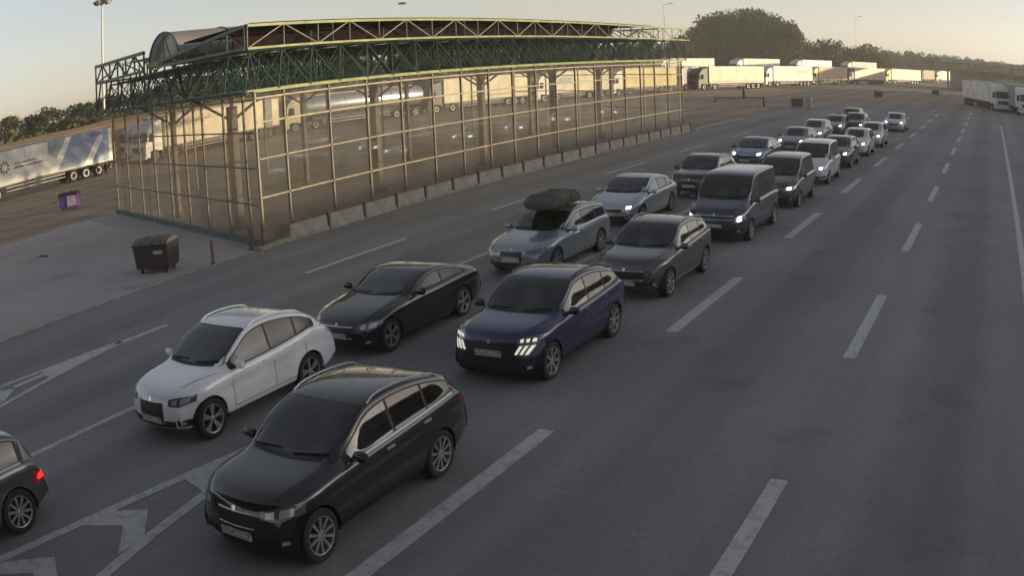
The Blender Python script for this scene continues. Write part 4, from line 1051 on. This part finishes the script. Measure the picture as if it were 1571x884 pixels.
def gfx(t_, y0, Ln):
    X = 1.263
    def pan(nm, pts, m, dx=0):
        mb = MB(); n = len(pts); mb.add([(X + dx, y, z) for y, z in pts] + [(X + dx + .006, y, z) for y, z in pts], [tuple(range(n)), tuple(range(n, 2 * n))] + [(i, (i + 1) % n, n + (i + 1) % n, n + i) for i in range(n)]); mb.build(nm, m, t_)
    pan('graphic_panel', [(Ln - 6.9, 3.86), (Ln - 4.9, 3.86), (Ln - 6.0, 2.35), (Ln - 6.9, 2.9)], gpanel)
    pan('graphic_panel', [(Ln - 4.3, 3.86), (Ln - .35, 3.86), (Ln - .35, 1.25), (Ln - 5.9, 1.25)], gblue)
    pan('graphic_panel', [(Ln - 3.1, 1.27), (Ln - 2.3, 1.27), (Ln - .9, 3.3), (Ln - 1.2, 3.5), (Ln - 1.6, 3.3)], gwhite, .008)
    pan('graphic_panel', [(Ln - 2.4, 3.78), (Ln - .9, 3.78), (Ln - 1.1, 3.5), (Ln - 2.2, 3.35)], gcyan, .008)
    pan('graphic_panel', [(Ln - .9, 1.3), (Ln - .38, 1.3), (Ln - .38, 2.6), (Ln - .9, 2.4)], gpanel, .012)
    # a dark round emblem and two lines of small script
    for k in range(9):
        a = k * .7; pan('emblem', [(Ln - 11.5 + .42 * math.cos(a), 2.55 + .42 * math.sin(a)), (Ln - 11.5 + .62 * math.cos(a + .3), 2.55 + .62 * math.sin(a + .3)), (Ln - 11.5 + .25 * math.cos(a + 1.0), 2.55 + .25 * math.sin(a + 1.0))], gdark, .004)
    rnd = random.Random(3)
    for row, (ya, yb, z) in enumerate(((Ln - 10.4, Ln - 8.3, 2.62), (Ln - 10.5, Ln - 7.4, 2.28))):
        y = ya
        while y < yb:
            w = rnd.uniform(.07, .14); h = rnd.uniform(.1, .2); pan('lettering', [(y, z), (y + w, z), (y + w + .05, z + h), (y + .05, z + h)], gdark, .004); y += w + .06
truck('white curtain side lorry with slate and blue slanted panels left of the glass hall', -67.44, 31.33, -66.03, 47.6, whitec, whitec, L=16.3, graphics=gfx)
truck('cream box lorry with white cab seen through the end wall of the hall', -67.04, 52.32, -68.04, 71.84, whitec, cream)
truck('polished silver road tanker behind the glass hall', -68.14, 72.77, -62.51, 91.15, tan, silv, kind='tank', name='tanker_lorry')
truck('cream box lorry with a dark cab parked right behind the tanker', -62.45, 91.47, -58.38, 109.04, dk, cream, stripe=(tan, 1.5, 1.75, .25, .98))
truck('off white box lorry with pale cab, second lorry after the tanker', -57.97, 110.07, -54.03, 124.38, whitec, cream, stripe=(gblue, 2.3, 3.2, .1, .35))
truck('pale yellow lorry seen through the far third of the glass wall', -53.79, 125.47, -49.94, 141.65, whitec, yel)
truck('white lorry with only its front showing beside the far end of the hall', -49.8, 143.5, -52.6, 160.1, gwhite, offw)
truck('cream lorry right of the hall with a dark cab front', -48.9, 149.5, -41.5, 164.6, dk, cream, stripe=(tan, 1.22, 1.5, .02, .98))
truck('off white lorry with white cab below the tall dome shaped trees', -43.8, 175.1, -37.7, 190.7, whitec, offw, stripe=(greyp, 2.6, 3.1, .55, .85))
truck('tan curtain lorry with a yellow cab', -38.9, 197.6, -34.0, 213.6, yel, tan)
truck('pale box lorry with dark cab right of the tan curtain lorry', -34.6, 220.1, -27.6, 235.4, dk, cream)
truck('creamy yellow lorry third from the right end of the row', -29.2, 251.5, -20.6, 266.0, yel, cream)
truck('dark sided lorry with a pale roof, second from the right end', -22.8, 296.6, -19.5, 313.1, dk, tan)
truck('small looking cream lorry at the right end of the row', -19.4, 323.2, -11.9, 338.2, cream, cream)
# second row behind, on slightly higher ground, only the tops show
for i, (x, y, mcol, lab) in enumerate(((-74, 55, greyp, 'grey lorry in the back row behind the end wall of the hall'), (-66, 178, offw, 'white topped lorry behind the cream lorry with the dark cab front'), (-58, 205, offw, 'white topped lorry in the back row below the tall dome shaped trees'),
                                      (-50, 232, whitec, 'white topped lorry in the back row right of the dome shaped trees'), (-41, 258, greyp, 'grey lorry peeping over the tan curtain lorry'))):
    tr_ = truck(lab, x, y, x + 6.5, y + 15.2, whitec, mcol, H=4.0, group='lorries in the back row')
    if i: tr_.location.z = 1.35
b = MB()
b.add([(-76, 168, 0), (-30, 285, 0), (-110, 300, 0), (-140, 170, 0), (-75, 172, 1.35), (-34, 278, 1.35), (-108, 296, 1.35), (-136, 174, 1.35)], [(0, 1, 5, 4), (1, 2, 6, 5), (2, 3, 7, 6), (3, 0, 4, 7), (4, 5, 6, 7)])
struct(b.build('raised_terrace', M['yard']))
# lorries at the right edge
RG = 'lorries waiting at the right'
wt = tw('pale', (.60, .60, .60))
truck('white box lorry parked alone at the right with its cab turned to the camera', 3.1, 131.0, -2.2, 146.0, wt, wt, name='box_lorry', group=RG, H=3.9)
truck('white lorry cut by the right picture edge beside the lone box lorry', 6.6, 126.5, 3.2, 139.0, wt, greyp, name='box_lorry', group=RG)
truck('grey trailer lorry far off under the long grey canopy', 11.5, 186, 3.5, 200, wt, greyp, group=RG)

# ------------------------------------------------------------------ long grey canopy far right
cn = empty('border_canopy', (4, 235, 0)); tag(cn, 'long flat grey border canopy on posts far away at the right edge', 'canopy')
MB().box((-17, -6, 6.9), (26, 10, 7.8)).build('roof', M['bldg'], cn, bevel=.05)
MB().box((-15, 10, 0), (26, 16, 5.2)).build('booth_wall', M['bldg'], cn)
for k in range(8): MB().box((-15.2 + k * 5.6, -4, 0), (-14.7 + k * 5.6, -3.5, 6.6)).build('post', M['greymetal'], cn)

# ------------------------------------------------------------------ unseen hall on the right, added to shade the lanes at sunset
sh = empty('shade_hall', (46, 60, 0)); tag(sh, 'long low unseen hall added east of the lanes to shade them', 'building')
MB().box((-8, -150, 0), (8, 150, 5.9)).build('wall', M['bldg'], sh)
MB().box((-9, -151, 5.9), (9, 151, 6.3)).build('roof', M['greymetal'], sh)
for k in range(49):
    y = -146 + k * 6
    MB().box((-8.05, y, 1.2), (-7.99, y + 3.4, 4.2)).build('window', M['glass'], sh)
# unseen canopy above and behind the camera, added to darken the near ground
gc = empty('shade_canopy', (-6, -9, 0)); tag(gc, 'flat unseen canopy added above the camera to shade the near lanes', 'canopy')
MB().box((-20, -12, 6.3), (24, 11.0, 7.2)).build('roof', M['greymetal'], gc)
for x in (-16.2, -8.2, .2, 8): MB().box((x - .25, -5, 0), (x + .25, -4.5, 6.3)).build('post', M['greymetal'], gc)

# ------------------------------------------------------------------ bins, bollards, small things
def dumpster(name, label, loc, rz, bm_, lm_, sc=1.0, sticker=True, side=None, group=None):
    r = empty(name, loc, rz, sc); tag(r, label, 'bin', group)
    mb = MB(); w0, w1, d0_, d1_ = .67, .71, .48, .55
    mb.add([(-w0, -d0_, .16), (w0, -d0_, .16), (w0, d0_, .16), (-w0, d0_, .16), (-w1, -d1_, .98), (w1, -d1_, .98), (w1, d1_, .98), (-w1, d1_, .98)], [(0, 3, 2, 1), (4, 5, 6, 7), (0, 1, 5, 4), (1, 2, 6, 5), (2, 3, 7, 6), (3, 0, 4, 7)])
    bo = mb.build('bin_body', bm_, r, bevel=.03)
    rm = MB()
    for a, b in (((-w1, -d1_), (w1, -d1_)), ((w1, -d1_), (w1, d1_)), ((w1, d1_), (-w1, d1_)), ((-w1, d1_), (-w1, -d1_))): rm.obox((*a, .99), (*b, .99), .06, .05)
    rm.build('rim_edge', M['dark'], bo)
    ld = MB(); n = 8
    for k in range(n):
        y0, y1 = lerp(-.57, .57, k / n), lerp(-.57, .57, (k + 1) / n); z0, z1 = 1.02 + .16 * math.sin(math.pi * k / n) ** .7, 1.02 + .16 * math.sin(math.pi * (k + 1) / n) ** .7
        ld.add([(-.72, y0, z0), (.72, y0, z0), (.72, y1, z1), (-.72, y1, z1)], [(0, 1, 2, 3)])
    ld.add([(-.72, lerp(-.57, .57, k / n), 1.02 + .16 * math.sin(math.pi * k / n) ** .7) for k in range(n + 1)], [tuple(range(n + 1))]); ld.add([(.72, lerp(-.57, .57, k / n), 1.02 + .16 * math.sin(math.pi * k / n) ** .7) for k in range(n + 1)], [tuple(range(n + 1))])
    lo = ld.build('lid', lm_, r)
    rb = MB()
    for x in (-.35, .1, .5):
        rb.path([(x, lerp(-.55, .55, k / 10), 1.045 + .16 * math.sin(math.pi * k / 10) ** .7) for k in range(11)], .03, 5)
    rb.build('lid_rib', M['dark'], lo)
    for x in (-.72, .72): MB().tube((x - .06, 0, .82), (x + .06, 0, .82), .03, 8).build('lifting_pin', M['greymetal'], r)
    for x in (-.5, .5):
        for y in (-.33, .33): MB().lathe([(-.03, .08), (.03, .08)], 12, 'x', (x, y, .08)).tube((x, y, .1), (x, y, .2), .03, 6).build('castor', M['dark'], r)
    if sticker: MB().box((.12, -.535, .68), (.52, -.50, .9)).build('sticker', M['sticker'], bo)
    if side: MB().box((-.02, -.555, .25), (.66, -.50, .95)).build('side_panel', side, bo)
    return r
dumpster('dumpster', 'dark wheeled dumpster with pale sticker on the concrete apron', (-24.25, 19.0, .006), R(24), M['binm'], M['lid'], .95)
dumpster('dumpster', 'purple wheeled dumpster with a pale side near the lorry with slanted panels', (-47.9, 30.7, .0), R(38), M['purplebin'], M['dark'], .9, False, M['paleside'])
dkb = mat('bin_olive', (.045, .05, .035), .6)
dumpster('dumpster', 'dark olive bin with a pale box at its side, beyond the end of the barriers', (-22.4, 103.8, .0), R(20), dkb, dkb, .9, False)
dumpster('dumpster', 'dark bin in the middle of the far yard between two other bins', (-18.1, 144.3, .0), R(10), dkb, dkb, .9, False)
dumpster('dumpster', 'farthest dark bin, left of the lone white box lorry', (-10.9, 176.8, .0), R(10), dkb, dkb, .9, False)
cb = empty('cabinet', (-21.2, 104.6, 0)); tag(cb, 'pale narrow cabinet standing right of the dark olive bin', 'cabinet')
MB().box((-.3, -.25, 0), (.3, .25, 1.15)).build('case', M['paleside'], cb, bevel=.02); MB().box((-.33, -.28, 1.15), (.33, .28, 1.2)).build('cap', M['greymetal'], cb); MB().box((-.26, -.27, .1), (.26, -.24, 1.05)).build('door', M['sticker'], cb)
def bollard(label, loc, h, m1, m2, r=.055, cat='bollard', group=None):
    e = empty('bollard', loc); tag(e, label, cat, group)
    MB().tube((0, 0, 0), (0, 0, h), r, 12).build('shaft', m1, e, smooth='a'); MB().lathe([(0, .12), (.025, .12), (.03, r)], 12, 'z').build('foot', m2, e); MB().lathe([(h, r), (h + .02, r * .9), (h + .04, r * .4)], 12, 'z').build('cap', m2, e, smooth='a')
bollard('thin reddish bollard on the kerb right of the dark dumpster', (-22.75, 20.26, .0), .72, M['red'], M['dark'])
bollard('red guard post at the near corner of the glass hall, left one of two', (-23.0, 22.35, 0), .85, M['red'], M['brown'], .075)
bollard('red guard post at the near corner of the glass hall, right one of two', (-22.55, 22.55, 0), .85, M['red'], M['brown'], .075)
bollard('dark post with pale foot standing in the yard beyond the barriers', (-33.5, 121.5, 0), 1.5, M['dark'], M['paleside'], .16)
rl = empty('low_railing', (-26.2, 103.5, 0)); tag(rl, 'low dark railing in the far yard left of the dark olive bin', 'railing')
MB().box((-.08, -.08, 0), (.08, .08, 1.15)).build('post', M['dark'], rl); MB().box((-7.5, 5.5, 0), (-7.35, 5.65, .7)).build('post', M['dark'], rl); MB().obox((0, 0, 1.0), (-7.4, 5.6, .62), .08, .1).build('rail', M['dark'], rl)

# small litter on the apron
for i, (x, y) in enumerate(((-33.8, 19.9), (-53.6, 33.0))):
    lt = MB(); 
    for k in range(5): lt.tube((k * .16 - .4, random.uniform(-.06, .06), .02), (k * .16 - .26, random.uniform(-.08, .08), .04), .03, 5)
    o = lt.build('debris', M['dark']); o.location = (x, y, .012)
    tag(o, ('dark scrap lying on the concrete apron left of the dumpster', 'dark scrap lying in the yard left of the purple dumpster')[i], 'debris')

# ------------------------------------------------------------------ light masts
def mast(label, x, y, h, arms=6, r=.16, single=False):
    m_ = empty('light_mast', (x, y, 0)); tag(m_, label, 'light mast', 'light masts')
    MB().tube((0, 0, 0), (0, 0, h), r, 10, r * .55).build('pole', M['mast'], m_, smooth='a')
    if single:
        MB().obox((0, 0, h), (1.8, -.3, h + .35), .1, .1).build('arm', M['mast'], m_)
        MB().box((1.5, -.5, h + .28), (2.6, -.1, h + .46)).build('lamp_head', M['greymetal'], m_, bevel=.04)
    else:
        rg = MB(); rr = 1.0
        rg.path([(rr * math.cos(2 * math.pi * k / 14), rr * math.sin(2 * math.pi * k / 14), h - .1) for k in range(15)], .05, 5)
        for k in range(4): a = k * math.pi / 2; rg.tube((0, 0, h - .1), (rr * math.cos(a), rr * math.sin(a), h - .1), .05, 5)
        rg.build('head_ring', M['greymetal'], m_)
        for k in range(arms):
            a = 2 * math.pi * k / arms + .3; f_ = MB().box((-.32, -.12, -.28), (.32, .12, .28)).build('floodlight', M['dark'] if k % 3 else M['mast'], m_, bevel=.03)
            f_.location = (rr * 1.15 * math.cos(a), rr * 1.15 * math.sin(a), h - .45); f_.rotation_euler = (R(-35), 0, a - math.pi / 2)
    return m_
mast('tall floodlight mast rising behind the left lorry', -103.5, 73.5, 21.0, 8, .22)
mast('floodlight mast whose head shows at the top edge above the hall', -165, 230, 26.5, 6, .14)
mast('thin lamp post with one arm left of the dome shaped trees', -86, 236, 20.0, single=True, r=.16)
mast('thin lamp post with one arm high above the far lorries', -50, 338, 22.0, single=True, r=.07)

# ------------------------------------------------------------------ trees
def tree_meshes(seed, w, h, m, nleaf=2600, nclump=26, leaf=.55, low=.12):
    """crown of leaf-sized faces spread through clumps; unit tree of height h and width w"""
    rnd = random.Random(seed); mb = MB(); cl = []
    for k in range(nclump):
        a = rnd.uniform(0, 6.283); zz = rnd.uniform(low, .86); rad = math.sin(math.pi * min(.98, (zz * .8 + .18))) ** .6
        rr = rad * w / 2 * rnd.uniform(.35, .80); cl.append((math.cos(a) * rr, math.sin(a) * rr, zz * h, rnd.uniform(.13, .24) * w))
    cl.append((0, 0, h * .84, .2 * w))
    for k in range(nleaf):
        cx, cy, cz, r = cl[k % len(cl)]
        while True:
            p = Vector((rnd.uniform(-1, 1), rnd.uniform(-1, 1), rnd.uniform(-1, 1)))
            if .3 < p.length < 1: break
        p = Vector((cx + p.x * r, cy + p.y * r, cz + p.z * r * .8)); 
        u = Vector((rnd.gauss(0, 1), rnd.gauss(0, 1), rnd.gauss(0, .6))).normalized(); v = u.orthogonal().normalized(); v = Matrix.Rotation(rnd.uniform(0, 6.28), 3, u) @ v; w_ = u.cross(v)
        s_ = leaf * rnd.uniform(.5, 1.1)
        mb.add([p - v * s_ * .5, p + w_ * s_ * .32, p + v * s_ * .5, p - w_ * s_ * .32], [(0, 1, 2, 3)])
    co = mb.build('crown', m)
    tb = MB(); tb.tube((0, 0, 0), (0, 0, h * .45), .028 * h, 8, .016 * h); 
    for cx, cy, cz, r in cl[:9]: tb.tube((0, 0, h * rnd.uniform(.15, .42)), (cx * .8, cy * .8, cz), .011 * h, 5, .004 * h)
    to = tb.build('trunk', M['trunk'])
    return co, to
TREES=[(-93.4,285.1,15.2,13.5,'b'),(-85.7,271.8,16.7,13.5,'b'),(-84.7,279.5,19.3,13.5,'b'),(-83.4,288.2,20.8,13.5,'b'),(-75.2,269.7,20.1,13.5,'b'),(-73.9,278.4,20.7,13.5,'b'),(-72.4,287.0,20.9,13.5,'b'),(-66.5,276.1,19.5,13.5,'b'),(-65.7,284.5,18.1,13.5,'b'),(-61.8,278.2,15.9,13.5,'b'),(-81.1,263.8,17.8,13.5,'b'),(-68.5,265.3,19.9,13.5,'b'),(-60.5,267.2,16.4,13.5,'b'),(-61.7,293.6,10.7,10.5,'s'),(-60.5,304.0,11.3,10.5,'s'),(-55.5,294.8,11.7,10.5,'s'),(-50.8,285.5,12.0,10.5,'s'),(-49.7,295.9,12.0,10.5,'s'),(-47.5,306.3,9.7,10.5,'s'),(-43.0,296.9,10.6,10.5,'s'),(-39.6,292.3,11.1,10.5,'s'),(-37.8,302.7,10.7,10.5,'s'),(-49.0,432.2,11.3,15.0,'s'),(-44.0,432.8,11.1,15.0,'s'),(-38.8,433.3,11.7,15.0,'s'),(-33.5,433.7,11.6,15.0,'s'),(-27.8,434.1,11.0,15.0,'s'),(-22.2,434.4,11.2,15.0,'s'),(-16.5,434.7,10.9,15.0,'s'),(-10.8,434.9,11.1,15.0,'s'),(-5.0,435.0,10.6,15.0,'s'),(0.8,435.0,10.0,15.0,'s'),(6.6,435.0,10.4,15.0,'s'),(12.1,434.8,9.7,15.0,'s'),(17.7,434.6,10.0,15.0,'s'),(23.6,434.4,9.9,15.0,'s'),(-105.4,52.1,7.4,9.6,'m'),(-121.2,66.7,7.5,7.1,'m'),(-103.8,63.3,7.4,8.3,'m'),(-109.4,72.9,7.1,7.9,'m'),(-116.4,83.8,7.6,9.4,'m'),(-110.0,84.9,7.5,8.5,'m'),(-108.9,90.9,8.6,9.8,'m'),(-120.7,107.2,8.9,9.9,'m'),(-121.9,115.1,8.8,7.7,'m'),(-116.0,117.0,8.5,8.4,'m'),(-114.4,121.9,9.1,9.1,'m'),(-108.2,122.8,8.2,7.6,'m'),(-114.5,137.8,8.8,9.1,'m'),(-115.4,147.1,8.2,9.2,'m'),(-99.4,134.7,8.1,9.5,'m'),(-105.5,151.7,8.6,9.9,'m'),(-101.9,154.4,9.1,8.3,'m'),(-109.5,176.3,8.3,8.0,'m'),(-95.1,162.8,8.2,7.5,'m'),(-91.4,165.7,8.2,9.5,'m'),(-96.9,185.3,9.3,8.5,'m'),(-88.0,178.3,8.4,7.8,'m'),(-84.8,182.7,9.7,7.6,'m'),(-96.4,220.3,9.3,8.4,'m'),(-90.8,219.1,9.5,8.0,'m'),(-84.7,218.1,10.0,9.2,'m'),(-86.5,237.2,10.3,7.0,'m'),(-77.0,222.0,10.9,7.6,'m')]
kinds = {'b': [tree_meshes(11 + k, 10, 10, M[m_], 3600, 34, .62, .05) for k, m_ in enumerate(('leaf1', 'leaf3'))],
         's': [tree_meshes(21 + k, 10, 10, M[m_], 2400, 26, .8, .05) for k, m_ in enumerate(('leaf1', 'leaf2'))],
         'm': [tree_meshes(31 + k, 10, 10, M[m_], 2600, 24, .75, .02) for k, m_ in enumerate(('leaf1', 'leaf2', 'leaf3'))]}
TL = {'b': ('broad tree', 'tall broadleaf tree in the dome shaped clump', 'trees of the dome shaped clump'),
      's': ('tree', 'low olive tree in the far tree line', 'trees in the far line at the right'),
      'm': ('tree', 'bushy tree in the wood behind the lorries', 'trees of the wood behind the lorries')}
ones = ['zeroth', 'first', 'second', 'third', 'fourth', 'fifth', 'sixth', 'seventh', 'eighth', 'ninth', 'tenth', 'eleventh', 'twelfth', 'thirteenth', 'fourteenth', 'fifteenth', 'sixteenth', 'seventeenth', 'eighteenth', 'nineteenth']
def ordw(n):
    if n < 20: return ones[n]
    return {2: 'twentieth', 3: 'thirtieth'}[n // 10] if n % 10 == 0 else {2: 'twenty-', 3: 'thirty-'}[n // 10] + ones[n % 10]
rank = {}
for kd in 'bsm':
    for n_, t_ in enumerate(sorted((t for t in TREES if t[4] == kd), key=lambda t: math.atan2(t[0], t[1]))): rank[t_] = n_ + 1
for i, (x, y, h, w, kd) in enumerate(TREES):
    co, to = kinds[kd][i % len(kinds[kd])]
    gz = 2.6 if (kd == 'm' and y < 95) else 0
    r = empty('broadleaf_tree', (x, y, gz - .1), random.uniform(0, 6.28)); tag(r, TL[kd][1] + ', ' + ordw(rank[(x, y, h, w, kd)]) + ' from the left', 'tree', TL[kd][2])
    hh = h - gz
    r.scale = (w / 10, w / 10, hh / 10 * 1.04)
    for src in (co, to):
        c = src.copy(); COL.objects.link(c); c.parent = r
for kd in kinds:
    for co, to in kinds[kd]:
        for o in (co, to): bpy.data.objects.remove(o)
# distant low wood that reads as one mass
wd = MB(); rnd = random.Random(9)
for k in range(9000):
    t = rnd.random(); x = lerp(-420, 130, t); y = 480 + 20 * math.sin(t * 9) - max(0, -x - 100) * .9 + rnd.uniform(-8, 8)
    top = 9.2 + 1.5 * noise.noise(Vector((x * .05, 0, 0))) + 1.3 * noise.noise(Vector((x * .2, 3, 0)))
    p = Vector((x, y, top * math.sqrt(rnd.random()))); u = Vector((rnd.gauss(0, 1), rnd.gauss(0, 1), rnd.gauss(0, 1))).normalized(); v = u.orthogonal().normalized(); w_ = u.cross(v); s_ = rnd.uniform(1.2, 2.6)
    wd.add([p - v * s_ * .5, p + w_ * s_ * .4, p + v * s_ * .5, p - w_ * s_ * .4], [(0, 1, 2, 3)])
struct(wd.build('far_wood', M['leaf2']), 'stuff')
# scrub on the bank
wd = MB()
for k in range(7000):
    x = -97 - rnd.random() ** 1.3 * 60; y = rnd.uniform(-20, 115); u = Vector((rnd.gauss(0, 1), rnd.gauss(0, 1), rnd.gauss(0, 1))).normalized(); v = u.orthogonal().normalized(); w_ = u.cross(v); s_ = rnd.uniform(.4, 1.1)
    hh = 2.2 * max(0, .45 + noise.noise(Vector((x * .12, y * .12, 2)))) * (1 - sstep(85, 115, y))
    p = Vector((x, y, 3.8 * (1 - sstep(85, 150, y)) + rnd.random() * hh)); wd.add([p - v * s_ * .5, p + w_ * s_ * .35, p + v * s_ * .5, p - w_ * s_ * .35], [(0, 1, 2, 3)])
struct(wd.build('scrub', M['leaf2']), 'stuff')

# ------------------------------------------------------------------ pieces that lie apart become parts of their own
SPLIT = ('bonnet_gap', 'vault_rib', 'castor', 'lid_rib', 'rear_door', 'edge_rail', 'mud_flap', 'side_guard', 'grille_frame', 'tank_band', 'vault_curb', 'vault_brace', 'window', 'booth_wall', 'top_strip')
def split_islands(o):
    me = o.data; n = len(me.vertices); par = list(range(n))
    def find(a):
        while par[a] != a: par[a] = par[par[a]]; a = par[a]
        return a
    for p in me.polygons:
        vs = list(p.vertices); r0 = find(vs[0])
        for v in vs[1:]: par[find(v)] = r0
    # pieces whose boxes touch count as one piece
    grp = {}
    for i in range(n): grp.setdefault(find(i), []).append(i)
    bb = []
    for k, vs in grp.items():
        c = [me.vertices[i].co for i in vs]
        bb.append([k, [min(q[a] for q in c) - .01 for a in range(3)], [max(q[a] for q in c) + .01 for a in range(3)]])
    if len(bb) > 400 or len(bb) < 2: return
    ks = [b_[0] for b_ in bb]; up = {k: k for k in ks}
    def f2(a):
        while up[a] != a: a = up[a]
        return a
    for i_, a in enumerate(bb):
        for c in bb[i_ + 1:]:
            if all(a[1][q] <= c[2][q] and c[1][q] <= a[2][q] for q in range(3)): up[f2(c[0])] = f2(a[0])
    roots = {}
    for p in me.polygons: roots.setdefault(f2(find(p.vertices[0])), []).append(p)
    if len(roots) < 2: return
    for k, ps in list(roots.items()):
        mb = MB(); idx = {}
        for p in ps:
            f_ = []
            for v in p.vertices:
                if v not in idx: idx[v] = len(mb.v); mb.v.append(tuple(me.vertices[v].co))
                f_.append(idx[v])
            mb.f.append(f_); mb.m.append(0)
        q = mb.build(o.name.split('.')[0], me.materials[0], o.parent, smooth=me.polygons[0].use_smooth)
        q.matrix_local = o.matrix_local.copy()
    bpy.data.objects.remove(o)
for o in [o for o in list(scene.objects) if o.type == 'MESH' and o.parent and o.name.split('.')[0] in SPLIT and not o.children]: split_islands(o)

# ------------------------------------------------------------------ hazy evening air
hz = bpy.data.materials.new('haze_air'); hz.use_nodes = True
nt = hz.node_tree; nt.nodes.clear(); o_ = nt.nodes.new('ShaderNodeOutputMaterial'); v_ = nt.nodes.new('ShaderNodeVolumePrincipled')
v_.inputs['Color'].default_value = (.92, .90, .86, 1); v_.inputs['Density'].default_value = .00055; v_.inputs['Anisotropy'].default_value = .2
nt.links.new(v_.outputs[0], o_.inputs['Volume'])
hzo = MB().box((-460, -170, -1), (190, 560, 29)).build('haze', hz); struct(hzo, 'stuff')
scene.cycles.volume_bounces = 0
